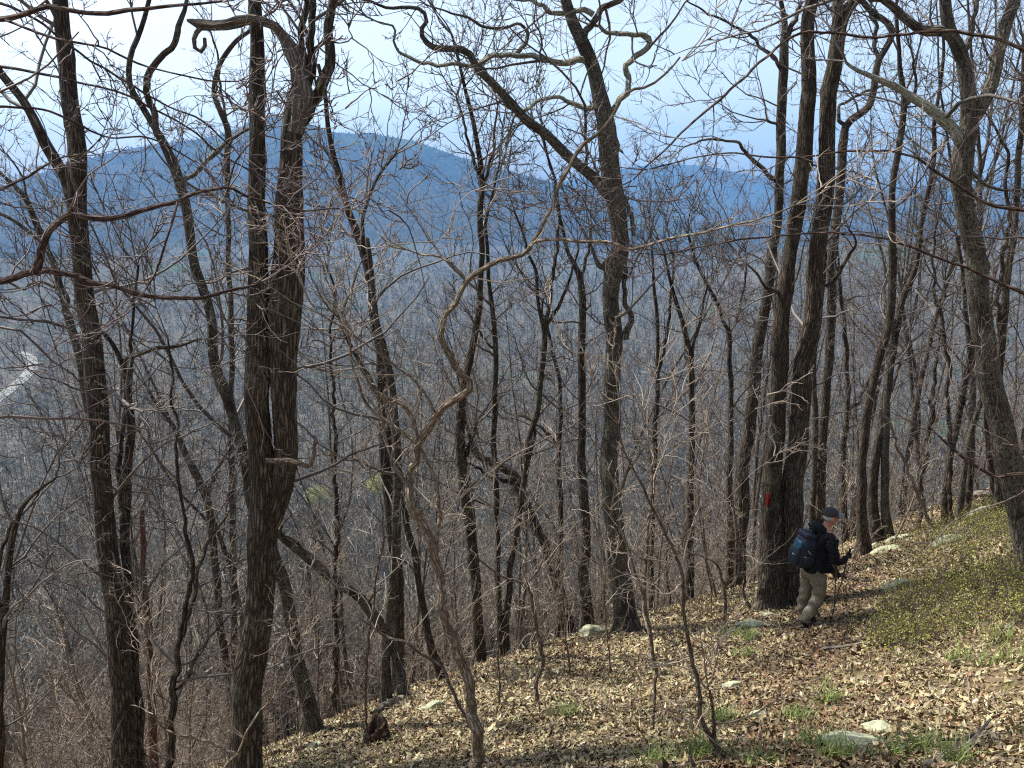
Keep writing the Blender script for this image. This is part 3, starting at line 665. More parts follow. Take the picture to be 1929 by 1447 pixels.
TT('slender_tree', 'thin stem at far left edge leaning to the right', [
   [(-2,1447,20),(0,1330,18),(2,1240,16),(5,1180,15),(15,1080,13),(30,990,12),(45,950,9),(75,920,7),(105,900,5)],
   [(5,1160,11),(-5,1100,10),(5,1040,8),(22,985,7)]], Y=8.2, tw=2.2, th=.3, seed=39)
TT('slender_tree', 'slim stem between the reddish dead trunk and the double trunk', [
   [(322,1447,15),(328,1330,14),(334,1249,12),(345,1200,11),(352,1166,11),(360,1100,9),(358,1050,9),(348,967,8),(342,930,7),(335,880,7),(328,780,6),(325,712,5),(318,640,4)],
   [(345,1200,8),(365,1120,7),(380,1050,7),(398,1010,6),(420,980,5),(440,950,4)],
   [(330,1300,7),(345,1290,7),(370,1240,6),(395,1200,5),(430,1160,4)]], Y=8.4, tw=2.4, th=.2, seed=40)
TT('bare_tree', 'dark wavy stem curving down left of the double trunk', [
   [(436,1330,20),(428,1250,15),(418,1200,15),(412,1130,15),(408,1090,15),(402,1030,15),(395,967,16),(390,940,15),(380,910,14),(365,880,13),(352,858,11),(345,840,10),(325,800,8),(300,770,7),(280,735,6)],
   [(388,935,8),(400,910,8),(411,880,7),(430,850,5)]], tw=2.0, th=.3, seed=41)
TT('slender_tree', 'thin dark pole in the open gap right of the double trunk', [
   [(632,1290,11),(632,1150,10),(632,967,9),(630,840,8),(628,712,7),(622,640,6),(630,560,5),(618,500,4)]], tw=2.0, th=.3, seed=42)
# the pole resting slantwise between the double trunk and the stump
def slant_pole():
    a = px_stem([(470,940,12),(500,975,15),(525,1005,17),(575,1045,20),(640,1100,22),(690,1140,22),(722,1178,22),(740,1215,20)], 10.6, 0.0)
    g, d = ground_at(762, 1318); k = np.array([[g[0], g[1], g[2] - .05, .10]])
    PR = np.vstack([k, a[::-1]]); org = g
    root = empty('fallen_tree', org, 'dead trunk slanting down from the double trunk to the two-stemmed tree', 'fallen tree')
    bark_tube('trunk', PR, M_BARKG, root, org, .1, seed=60)
    for (i, s) in ((3, 1), (5, -1), (6, 1)):
        p = PR[i, :3]; q = p + np.array([s * .25, -.1, .35]); bark_tube('branch_stub', np.array([[*p, .03], [*((p + q) / 2 + [0, 0, .05]), .02], [*q, .01]]), M_BARKG, root, org, seed=i)
slant_pole()
# ------------------------------------------------------------------ the bent-over snag hooked across the double trunk is a limb of that tree
dt = next(o for o in COL.objects if o.get('label', '').startswith('massive double'))
org_ = np.array(dt.location)
a = px_stem([(557,250,30),(560,215,36),(562,185,40),(558,152,37),(553,118,30),(544,92,34),(532,70,24),(519,52,20),(504,46,20),(485,40,18),(460,41,20),(442,44,24),(425,47,21),(405,50,22),(388,50,19),(370,46,22),(358,41,15),(352,38,6)], 7.35, -.02)
o = bark_tube('limb', a, M_SNAG, dt, org_, .34, seed=61); o['label'] = 'hollow bleached snag bent over to the left'
a = px_stem([(378,52,11),(368,66,10),(364,80,9),(368,93,9),(377,97,9),(384,88,9),(384,72,8)], 7.3)
h_ = bark_tube('hook', a, M_SNAG, o, org_, .12, seed=62)
a = px_stem([(500,868,10),(530,866,11),(553,872,11),(566,877,11),(578,881,10),(590,872,10),(594,857,10),(592,842,9),(596,832,9),(590,818,7)], 7.2)
o = bark_tube('limb', a, M_BARKS, dt, org_, .2, seed=63); o['label'] = 'short knotted hook-shaped limb low on the right'
# ------------------------------------------------------------------ young trees and saplings one can tell apart
def SP_(label, stems, **k):
    k.setdefault('mat', M_BARKS); k.setdefault('twig', M_TWIGP); k.setdefault('tl', (.35, 1.2)); k.setdefault('dens', (3, 2, 0)); k.setdefault('tw', 2.4)
    k.setdefault('th', .3); k.setdefault('rmin', .0028); k.setdefault('rough', .05); k.setdefault('cat', 'sapling'); k.setdefault('limbname', 'branch')
    return TT(k.pop('name', 'sapling'), label, stems, **k)
SP_('crooked young tree with a big bend and knot in the left foreground', [
   [(908,1444,23),(893,1365,20),(872,1282,19),(856,1226,19),(839,1173,18),(826,1110,17),(816,1057,17),(806,1017,17),(797,990,16),(786,962,18),(779,942,17),(772,925,14),(770,905,13),(774,885,12),(779,865,12),(784,845,13),(790,830,14),(799,815,14),(812,798,14),(828,780,13),(845,762,13),(862,745,13),(876,728,14),(879,716,14),(872,708,13),(860,698,13),(848,678,12),(841,655,12),(838,630,11),(839,608,11),(850,592,11),(862,575,10),(872,555,10),(879,537,10),(890,526,9),(905,516,9),(930,503,9),(955,490,9),(975,484,8),(992,476,8),(1003,458,8),(1018,436,7),(1030,415,7),(1040,390,7),(1047,360,7),(1052,345,7),(1078,305,7),(1121,258,6),(1157,212,5),(1180,180,5),(1240,150,4),(1285,115,3)],
   [(1003,458,6),(1020,452,6),(1050,450,6),(1100,452,6),(1140,457,6),(1165,464,6),(1183,470,6),(1210,462,5),(1280,445,5),(1340,436,4),(1400,420,4),(1500,385,3)],
   [(788,832,9),(782,815,8),(775,795,8),(766,778,8),(752,763,7),(733,752,7),(718,745,7),(706,738,6),(697,722,6),(690,706,5),(680,690,5),(667,676,5),(662,655,4),(655,620,3)],
   [(784,834,8),(770,824,7),(756,815,7),(738,803,6),(720,789,6),(706,780,6),(696,765,6),(686,745,5),(680,725,5),(668,700,5),(660,680,4),(656,630,4),(640,590,3)],
   [(823,788,6),(812,765,5),(799,742,5),(783,722,5),(766,706,5),(745,690,4),(723,672,4),(680,645,4),(640,613,3),(600,590,3)],
   [(819,1042,10),(826,1015,9),(831,985,8),(830,960,7),(829,938,7),(825,915,6),(819,895,6),(810,875,6),(804,858,7),(796,842,7)],
   [(770,915,8),(762,905,7),(750,890,6),(742,878,5),(738,868,4)],
   [(879,540,8),(874,523,6),(866,513,6),(850,495,5),(839,487,5),(820,481,4),(799,480,4),(770,470,3),(730,462,3)]],
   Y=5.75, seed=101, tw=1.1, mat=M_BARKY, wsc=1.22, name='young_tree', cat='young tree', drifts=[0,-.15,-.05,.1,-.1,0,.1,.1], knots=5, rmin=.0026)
SP_('sapling with a spreading flat top standing on the litter at centre', [
   [(1006,1326,9),(1008,1300,9),(1008,1282,9),(1018,1262,9),(1021,1249,9),(1021,1225,9),(1018,1200,9),(1012,1180,8),(1005,1166,8),(998,1135,7),(993,1105,7),(992,1098,6)],
   [(992,1100,6),(975,1094,5),(950,1090,5),(925,1072,4),(900,1050,4),(880,1030,3)],
   [(993,1100,6),(1002,1086,5),(1010,1075,5),(1020,1058,4),(1025,1040,3),(1030,1000,3)]], seed=102, th=.6)
SP_('arching sapling bending left over the decaying stump', [
   [(893,1404,7),(885,1365,7),(869,1332,7),(858,1305,7),(846,1282,7),(838,1262,7),(826,1250,7),(800,1233,7),(773,1220,6),(750,1208,6),(728,1203,6),(708,1185,4),(680,1165,3)]], seed=103, th=.5)
SP_('thin forked sapling in the right foreground beside the cut stick', [
   [(1355,1447,15),(1350,1410,13),(1345,1392,12),(1335,1370,12),(1322,1348,11),(1314,1305,10),(1309,1265,9),(1302,1230,9),(1296,1199,8),(1289,1150,8),(1283,1100,8),(1275,1060,7),(1257,1017,6),(1230,967,6),(1210,920,5),(1180,860,4),(1165,800,3)],
   [(1345,1392,9),(1341,1360,8),(1339,1332,7),(1334,1299,6)],
   [(1270,1050,4),(1295,1005,4),(1325,975,3),(1355,950,2)]], Y=5.4, seed=104, th=.4, tw=1.5)
SP_('sapling pair of parallel stems right of the lichened boulder', [
   [(1228,1384,5),(1230,1320,6),(1233,1260,8),(1228,1220,8),(1222,1180,8),(1218,1166,8),(1206,1115,7),(1195,1070,6),(1185,1040,5),(1171,1010,4),(1150,960,3)],
   [(1219,1168,8),(1217,1120,8),(1217,1066,8),(1221,1010,8),(1224,967,8),(1226,900,6),(1222,830,4)]], seed=105, th=.35)
SP_('small sapling with wide-open fork left of the paired trunks', [
   [(1367,1195,8),(1367,1150,8),(1367,1110,8),(1358,1085,6),(1349,1062,5),(1335,1052,4),(1322,1047,4),(1289,1037,3)],
   [(1368,1110,6),(1380,1100,6),(1388,1090,5),(1394,1070,5),(1394,1040,4),(1385,984,4),(1380,930,3)]], seed=106, th=.5)
SP_('thin curved sapling touching the foot of the red-blazed trunk', [
   [(1415,1151,7),(1408,1130,7),(1402,1106,5),(1400,1085,4),(1398,1066,4),(1392,1030,3)]], seed=107, th=.4)
SP_('bow-shaped bare stem low in front of the double trunk', [
   [(424,1447,8),(436,1434,7),(448,1421,7),(456,1405,6),(464,1382,6),(474,1365,5),(491,1342,5),(510,1318,4),(531,1292,3),(564,1249,3)],
   [(448,1421,6),(420,1412,6),(390,1400,5),(365,1392,5),(330,1383,5),(308,1372,5),(296,1355,4),(288,1335,4)]], Y=5.9, seed=108, th=.5, tw=1.0)
SP_('straight thin sapling right of the crooked young tree', [
   [(940,1330,5),(939,1250,5),(938,1180,4),(937,1110,4),(935,1040,3)]], seed=109, th=.3)
SP_('slender sapling with upswept twigs left of the mossy grey trunk', [
   [(692,1378,6),(692,1300,6),(696,1200,6),(704,1120,6),(712,1060,6),(722,1020,5),(722,980,4),(715,930,3)]], seed=110, th=.3)
for i, (wh, pts) in enumerate(zip(['left of the foot of the leaning tree', 'just right of the foot of the leaning tree', 'left of the decaying stump', 'left of the mossy boulder', 'right of the mossy boulder by the centre oak', 'right of the centre oak foot', 'left of the brown trunk foot'], [[(560,1365,5),(556,1250,4),(550,1150,3)], [(600,1340,5),(598,1240,4),(602,1150,3)], [(640,1340,5),(636,1240,4),(640,1150,3)], [(1075,1270,5),(1066,1200,4),(1060,1100,3)],
                         [(1150,1270,4),(1142,1180,4),(1138,1100,3)], [(1260,1120,5),(1255,1040,4),(1262,950,3)], [(1340,1140,4),(1330,1060,4),(1325,980,3)]])):
    SP_('thin straight bare sapling ' + wh, [pts], seed=120 + i, group='thin saplings on the sunlit litter')
# ------------------------------------------------------------------ trees whose trunks stand out of frame and whose branches cross it
def frame_tree(label, trunk, Y, limbs, seed, **k):
    k.setdefault('mat', M_BARKO); k.setdefault('twig', M_TWIGR)
    TT('overhanging_tree', label, [trunk] + limbs, Y=Y, seed=seed, tw=k.pop('tw', 2.2), th=.5, tl=k.pop('tl', (.3, 1.3)), dens=k.pop('dens', (4, 3, 2)), rmin=.0026, limbname='branch', cat='tree', **k)
frame_tree('red-brown tree outside the left edge sending two kinked boughs across the view', [(-260,1700,60),(-250,1300,54),(-235,900,48),(-225,600,44),(-215,300,38),(-205,0,30)], 4.6, [
   [(-228,640,22),(-150,590,18),(-80,550,15),(-30,530,15),(0,525,15),(40,517,15),(75,512,15),(110,518,13),(140,523,12),(170,528,12),(200,536,11),(230,543,10),(255,551,10),(280,557,10),(320,560,9),(345,561,9),(370,560,8),(400,557,7),(430,552,6),(455,547,6),(475,542,5),(492,531,4)],
   [(66,516,20),(72,500,17),(78,488,16),(85,465,16),(95,445,15),(105,425,14),(118,410,14),(133,401,14),(150,406,13),(180,414,12),(200,413,12),(220,408,11),(245,402,11),(270,398,10),(300,390,10),(330,380,9),(355,370,9),(380,360,8),(405,354,7),(430,350,7),(445,356,6),(460,366,6),(485,375,5),(510,380,5),(540,387,4),(570,396,4),(605,395,3),(640,395,3)],
   [(-222,420,14),(-120,200,12),(-60,80,12),(-20,35,12),(0,33,12),(20,30,12),(40,25,11),(70,15,11),(100,10,11),(125,12,11),(150,16,10),(190,19,10),(230,20,10),(260,19,9),(290,18,8),(320,15,7),(350,12,6),(420,3,5)],
   [(10,38,6),(30,46,6),(60,58,6),(120,75,6),(160,82,5),(200,90,5),(232,104,5),(260,118,5),(295,130,4),(330,138,4),(370,146,4),(400,152,4),(450,152,3)],
   [(430,350,5),(440,310,4),(470,270,3),(510,240,3)],
   [(335,380,5),(310,460,5),(290,520,4),(276,545,3)]], 201, drifts=[0, .12, .10, .1, .1, 0, 0], tw=2.6)
frame_tree('twiggy tree above the upper left corner with long drooping fine branches', [(-330,1500,50),(-310,900,44),(-290,400,38),(-270,0,30),(-260,-200,26)], 6.3, [
   [(-280,140,12),(-120,120,9),(0,125,7),(90,140,6),(170,158,5),(260,190,5),(340,235,4),(420,290,4),(480,330,3)],
   [(-290,330,12),(-140,250,9),(0,200,6),(80,205,5),(150,230,5),(200,258,4),(280,262,4),(360,300,3)],
   [(-270,0,12),(-100,-20,9),(60,30,6),(150,100,5),(230,150,5),(310,200,4),(380,230,4),(440,280,3)],
   [(-290,420,10),(-100,380,8),(20,350,6),(60,330,6),(110,300,4),(160,290,3)]], 202, tw=3.0, drifts=[0,.1,.15,.1,.2])
frame_tree('tree outside the right edge reaching long purple twigs towards the centre oak', [(2150,1250,60),(2140,800,54),(2120,300,46),(2110,-100,38)], 6.0, [
   [(2120,420,14),(1980,400,10),(1860,380,8),(1780,330,6),(1700,290,5),(1600,285,5),(1500,300,4),(1400,290,4),(1300,300,3),(1220,320,3)],
   [(2115,200,12),(1950,100,9),(1800,60,7),(1650,70,6),(1501,66,6),(1442,110,6),(1379,169,6),(1349,196,6),(1289,245,5),(1220,310,4),(1190,340,3)],
   [(2130,600,12),(1960,560,9),(1800,500,6),(1650,450,5),(1500,440,4),(1380,455,4),(1250,480,3)],
   [(2135,950,14),(2020,900,10),(1929,893,8),(1870,895,8),(1840,880,7),(1800,850,6),(1765,818,4)]], 204, tw=2.4, drifts=[0,.12,.12,.1,.2])
CREST = lambda px: np.interp(px, [-200, 0, 400, 600, 880, 1170, 1400, 1620, 1929, 2400], [1750, 1650, 1440, 1320, 1225, 1160, 1095, 1025, 930, 900])
# ------------------------------------------------------------------ prototypes of background trees and saplings
def proto_tree(seed, h, r0, fork, twigm, lean=.04, dens=(5, 4, 3), nl=20, first=.38, barkm=None):
    """meshes (trunk, crown) of a whole bare tree about the origin"""
    global rng
    keep = rng; rng = np.random.default_rng(seed)
    D = unit(np.array([[rng.normal(0, lean), rng.normal(0, lean), 1.]]))
    P, R = grow(np.array([[0, 0, -.3]]), D, np.array([h]), np.array([r0]), 22, .05, .03, .12)
    tb = Bag(); tb.add(P, R, 9)
    stems = [(P, R)]
    for f in range(fork):
        j = rng.integers(8, 13); d = unit(P[:, j + 1] - P[:, j]); q = rng.normal(0, 1, (1, 3)); q[:, 2] = 0
        d = unit(d + unit(q) * .45); L = h * (1 - j / 22) * .95
        S2 = grow(P[:, j], d, np.array([L]), R[:, j] * .75, 14, .07, .10, .15); stems.append(S2); tb.add(*S2, sides=7)
    cb = Bag()
    for i, (p, r) in enumerate(stems):
        a = spawn(p, r, nl if i == 0 else nl // 2, first if i == 0 else .15, .98, (30, 70), .26, .5, .012, 10, .13, .06)
        cb.add(*a, sides=4)
        b = spawn(*a, dens[0], .15, 1, (22, 60), .52, .55, .006, 7, .17, .05); cb.add(*b, sides=3)
        c = spawn(*b, dens[1], .1, 1, (20, 58), .55, .6, .0048, 5, .18, .05, taper=.25); cb.add(*c, sides=3)
        if dens[2]:
            e = spawn(*c, dens[2], .1, 1, (20, 55), .6, .8, .004, 4, .18, .04, taper=.25); cb.add(*e, sides=3)
    rng = keep
    t = tb.build('trunk', barkm or M_BARKP); c = cb.build('crown', twigm)
    return t.data, c.data, (t, c)
def m_barkp():
    n = N('plain_forest_bark'); p = n.obj(); a = n.noise(n.map(p, (14, 14, 3)), 1, 5, .65); l = n.noise(p, 3.5, 4, .65)
    c = n.ramp(a, [(.35, (.025, .019, .015)), (.55, (.075, .058, .046)), (.75, (.16, .13, .105))])
    c = n.mix(n.ramp(l, [(.55, (0, 0, 0)), (.7, (.6, .6, .6))]), c, (.19, .19, .15)); n.bump(a, 1, .02)
    return n.fin(c, .9, .15)
M_BARKP = m_barkp()
PROTO = []
for i, (h, r, fk, tm) in enumerate([(17, .105, 1, M_TWIG), (15, .08, 0, M_TWIG), (18, .12, 2, M_TWIG), (13, .055, 1, M_TWIGP), (16, .085, 1, M_TWIGR), (14, .07, 0, M_TWIGP)]):
    PROTO.append(proto_tree(900 + i, h, r, fk, tm))
SPROTO = []
for i, (h, r, fk, tm) in enumerate([(5.2, .028, 1, M_TWIGP), (3.6, .018, 1, M_TWIGP), (6.5, .035, 2, M_TWIG), (2.6, .012, 2, M_TWIGP), (4.4, .02, 0, M_TWIGR)]):
    SPROTO.append(proto_tree(950 + i, h, r, fk, tm, lean=.12, dens=(4, 3, 0), nl=12, first=.15, barkm=M_BARKS))
def place(protos, k, x, y, name, label, cat, group, sc, rz, tilt=(0, 0)):
    t, c, _ = protos[k]
    root = empty(name, (x, y, float(H(x, y))), label, cat, group)
    root.rotation_euler = (tilt[0], tilt[1], rz); root.scale = (sc, sc, sc)
    for nm, me in (('trunk', t), ('crown', c)):
        o = bpy.data.objects.new(nm, me); COL.objects.link(o); o.parent = root
R_MARKS = [(120, 'the left edge'), (250, 'the shaggy tree'), (470, 'the double trunk'), (600, 'the leaning tree'), (745, 'the two-stemmed tree'), (900, 'the shaggy-footed trunk'),
           (1100, 'the pole tree'), (1180, 'the centre oak'), (1300, 'the low-forked pole'), (1390, 'the brown trunk'), (1490, 'the paired trunks'), (1630, 'the rock-side trunk'), (1790, 'the slim stem'), (1900, 'the right-edge oak')]
def spread(items, what, cat, name, nfirst, protos):
    """copies, described by the gap they stand in and their rank in it"""
    gaps = {}
    for it in items:
        i = sum(it['px'] > m[0] for m in R_MARKS); gaps.setdefault(i, []).append(it)
    words = ['nearest', 'second nearest', 'third nearest', 'fourth nearest', 'fifth nearest']
    for i, L in gaps.items():
        a = R_MARKS[i - 1][1] if i else None; b_ = R_MARKS[i][1] if i < len(R_MARKS) else None
        where = ('between ' + a + ' and ' + b_) if a and b_ else ('left of ' + b_ if b_ else 'right of ' + a)
        where = where.replace('between the left edge and', 'left of').replace('left of the left edge', 'at the left edge')
        L.sort(key=lambda t: t['d'])
        for j, it in enumerate(L):
            g = what + ' ' + where
            lab = (words[j] + ' ' + what + ' ' + where) if j < nfirst else ('leafless ' + what + ' farther off ' + where)
            place(protos, it['k'], it['x'], it['y'], name, lab, cat, g, it['s'], it['rz'], it['t'])
rb = np.random.default_rng(42)
pts = []; items = []
def far_enough(x, y, dmin):
    return all((x - a) ** 2 + (y - b) ** 2 > dmin * dmin for a, b in pts)
for _ in range(6000):
    if len(items) >= 185: break
    r = math.exp(rb.uniform(math.log(19.0), math.log(90))); az = math.radians(rb.uniform(-37, 37))
    x, y = r * math.sin(az), r * math.cos(az); z = float(H(x, y)); px, py, zc = pix((x, y, z))
    if px < -250 or px > 2180: continue
    if 1230 < px < 1930 and py > 985 and r < 26: continue      # trail and rise stay open
    if px < 1300 and r < 38 and rb.random() < .62: continue     # the valley shows between the near trunks
    if not far_enough(x, y, 1.2): continue
    pts.append((x, y)); items.append(dict(px=px, x=x, y=y, d=r, k=int(rb.integers(0, 6)), s=rb.uniform(.75, 1.1), rz=rb.uniform(0, 6.28), t=(rb.normal(0, .04), rb.normal(0, .04))))
spread(items, 'background tree', 'tree', 'bare_tree', 5, PROTO)
pts = []; items = []
for _ in range(9000):
    if len(items) >= 230: break
    r = rb.uniform(9.0, 30); az = math.radians(rb.uniform(-36, 34))
    x, y = r * math.sin(az), r * math.cos(az); z = float(H(x, y)); px, py, zc = pix((x, y, z))
    if px < -150 or px > 2050 or not far_enough(x, y, .35): continue
    if px > 380 and py > CREST(px) + 20 and rb.random() > (.10 if px < 1250 else .015): continue
    if px > 1420 and py > 1040: continue
    if px < 380 and r < 9.5: continue
    if 640 < px < 900 and r < 15 and rb.random() < .6: continue
    pts.append((x, y)); items.append(dict(px=px, x=x, y=y, d=r, k=int(rb.choice([0, 1, 2, 3, 4], p=[.17, .27, .10, .31, .15])), s=rb.uniform(.6, 1.1), rz=rb.uniform(0, 6.28), t=(rb.normal(0, .14), rb.normal(0, .14))))
spread(items, 'thin sapling', 'sapling', 'sapling', 5, SPROTO)
for P_ in PROTO + SPROTO:
    for o in P_[2]: bpy.data.objects.remove(o)
# ------------------------------------------------------------------ rocks
def m_rock():
    n = N('lichened_rock'); p = n.obj(); a = n.noise(p, 7, 6, .65); b = n.noise(p, 26, 4, .7); l = n.noise(p, 3.3, 5, .6)
    c = n.ramp(a, [(.3, (.09, .083, .07)), (.55, (.20, .185, .155)), (.75, (.32, .30, .25))])
    c = n.mix(n.math('MULTIPLY', n.ramp(l, [(.34, (0, 0, 0)), (.46, (1, 1, 1))]), n.ramp(b, [(.35, (.3, .3, .3)), (.6, (1, 1, 1))])), c, (.42, .45, .28))
    c = n.mix(n.ramp(n.noise(p, 2.1, 4, .6), [(.58, (0, 0, 0)), (.7, (.8, .8, .8))]), c, (.09, .12, .04))
    n.bump(n.math('ADD', a, b), .9, .02)
    return n.fin(c, .9, .2)
M_ROCK = m_rock()
def rock(px, py, wpx, hgt, label, flat=.5, seed=0, grp=None, deep=.75, name='rock'):
    g, d = ground_at(px, py); w2 = wpx * d / FPX / 2
    bm = bmesh.new(); bmesh.ops.create_icosphere(bm, subdivisions=4, radius=1)
    r_ = np.random.default_rng(500 + seed); cuts = [(unit(r_.normal(size=3)), r_.uniform(.55, .85)) for _ in range(9)]
    for v in bm.verts:
        c = np.array(v.co)
        for nn, dd in cuts:
            t = c @ nn
            if t > dd: c = c - nn * (t - dd) * .92
        k = 1 + .10 * float(fbm(np.array(c[0] * 2 + seed * 7), np.array(c[1] * 2 + c[2] * 3), 3, seed))
        v.co = Vector((c[0] * w2 * k * 1.12, c[1] * w2 * deep * k, c[2] * hgt * k))
    V = np.array([v.co for v in bm.verts]); F = np.array([[v.index for v in f.verts] for f in bm.faces]); bm.free()
    a = r_.uniform(-.4, .4); gx, gy = slope_n(g[0], g[1]); x = V[:, 0] * math.cos(a) - V[:, 1] * math.sin(a); y = V[:, 0] * math.sin(a) + V[:, 1] * math.cos(a)
    V = np.stack([x, y, V[:, 2] + (x * gx + y * gy) * .85 + hgt * .15], -1)
    g = g + np.array([0, 0, .0]); EXCL.append((g[0], g[1] - w2 * deep * .15, w2 * .72)); o = np_mesh(name, V, F, M_ROCK); o.location = g; tag(o, label, 'rock', grp)
    return o
rock(1118, 1197, 58, .22, 'mossy lichened boulder beside the foot of the straight pole tree', seed=1)
rock(1600, 1402, 128, .085, 'flat pale lichen-covered slab in the foreground of the trail', seed=2, deep=.9)
rock(1658, 1374, 64, .06, 'upper part-buried lichen slab behind the foreground slab', seed=16, deep=.9)
rock(1412, 1183, 52, .12, 'grey rock left of the foot of the red-blazed trunk', seed=3)
rock(1446, 1160, 26, .06, 'small rock against the foot of the red-blazed trunk', seed=4)
rock(812, 1335, 42, .10, 'pale green rock right of the twisted driftwood-like log', seed=5)
rock(590, 1412, 34, .10, 'pale flat stone below the foot of the leaning tree', seed=6)
rock(1668, 1040, 50, .14, 'pale pointed rock at the bend of the trail', seed=7)
rock(1645, 1032, 22, .12, 'small dark-sided rock left of the pale pointed rock', seed=8)
rock(1692, 1016, 50, .12, 'long grey rock above the pale pointed rock', seed=9)
rock(1786, 1026, 62, .18, 'lichened boulder among the low shrubs on the rise', seed=10)
rock(1842, 968, 44, .16, 'pale rock at the top of the rise by the thick oak', seed=11)
rock(1690, 1108, 58, .12, 'flat pale stone beside the trail below the rise', seed=12)
rock(1880, 1098, 22, .10, 'small pointed grey stone among the low shrubs', seed=13)
rock(1378, 1296, 40, .07, 'low flat stone sunk in the litter below the wide-forked sapling', seed=14)
rock(1425, 1350, 34, .06, 'brown flat stone on the trail near the grass tuft', seed=15)
rock(955, 1212, 30, .14, 'pale stone against the slim dark trunk at the crest', seed=17)
rock(640, 1215, 24, .14, 'small pale stone on the left crest', seed=18) if False else None
# ------------------------------------------------------------------ dead wood on the ground
def stick(pts, label, mat=M_DEAD, name='fallen_branch', cat='fallen branch', lift=.0, rough=.12, seed=0, sub=()):
    PR = []
    for x, y, w_ in pts:
        g, d = ground_at(x, y); r = w_ * d / FPX / 2; PR.append((g[0], g[1], g[2] + r * .7 + lift, r))
    PR = np.array(PR); org = PR[0, :3]
    o = bark_tube(name, PR, mat, None, org, rough, seed=seed); tag(o, label, cat)
    for s in sub:
        Q = []
        for x, y, w_, up in s:
            g, d = ground_at(x, y); Q.append((g[0], g[1], g[2] + up, w_ * d / FPX / 2))
        bark_tube('side_branch', np.array(Q), mat, o, org, rough, seed=seed + 1)
    return o
stick([(1735, 1458, 17), (1765, 1438, 16), (1800, 1424, 14), (1822, 1408, 12), (1828, 1392, 9)], 'thick grey dead branch at the bottom right corner', seed=1, sub=[[(1805, 1422, 9, .04), (1835, 1412, 7, .1), (1862, 1395, 5, .16)]])
stick([(1520, 1232, 6), (1550, 1228, 7), (1585, 1224, 6), (1634, 1215, 5)], 'thin grey branch lying across the trail below the walker', seed=2)
stick([(985, 1378, 7), (1000, 1368, 8), (1020, 1352, 8), (1034, 1342, 9), (1046, 1352, 6)], 'pale forked stick in the litter at centre', seed=3)
stick([(965, 1452, 9), (990, 1438, 10), (1030, 1420, 8), (1075, 1405, 6)], 'brown rotten branch at the bottom centre edge', mat=M_BARK, seed=4)
stick([(1784, 1178, 9), (1810, 1172, 9), (1850, 1160, 8), (1890, 1150, 6)], 'grey branch under the low shrubs at right', seed=5)
stick([(1893, 1190, 9), (1912, 1175, 9), (1935, 1160, 8)], 'short grey branch at the right edge below the shrubs', seed=6)
stick([(1700, 1348, 4), (1790, 1372, 5), (1880, 1380, 5), (1940, 1386, 5)], 'long thin pale stick at the lower right edge', seed=7)
stick([(1735, 1010, 4), (1770, 1002, 5), (1822, 1000, 5)], 'straight pale pole lying on the rise', seed=8)
stick([(1812, 944, 11), (1838, 941, 12), (1866, 940, 11)], 'pale fallen log at the top of the rise', name='fallen_log', cat='fallen log', seed=9, lift=.1)
stick([(1582, 1088, 7), (1605, 1092, 7), (1640, 1098, 6), (1665, 1096, 5)], 'dark root-like branch curving over the trail beyond the walker', mat=M_BARK, seed=10)
stick([(1700, 1088, 6), (1730, 1078, 6), (1770, 1072, 5)], 'grey branch lying up the bank beyond the flat stone', seed=11)
stick([(700, 1352, 9), (722, 1340, 13), (742, 1328, 15), (757, 1318, 14), (768, 1302, 12), (782, 1288, 9)], 'twisted bleached log behind the decaying stump', name='fallen_log', cat='fallen log', rough=.25, seed=12, lift=.03,
      sub=[[(768, 1302, 10, .05), (766, 1300, 7, .22), (763, 1298, 4, .36)], [(757, 1318, 8, .05), (752, 1316, 6, .15)]])
stick([(640, 1356, 5), (665, 1350, 8), (690, 1348, 8)], 'dark rotten branch left of the decaying stump', mat=M_BARK, seed=13)
def prop_branch():
    g, d = ground_at(1582, 1088)
    P = px_stem([(1582, 1092, 15), (1576, 1078, 15), (1568, 1060, 13), (1560, 1040, 12), (1553, 1018, 8)], g[1])
    o = bark_tube('dead_branch', P, M_BARK, None, P[0, :3], .15, seed=14); tag(o, 'dark leaning dead branch just in front of the walker waist', 'dead branch')
prop_branch()
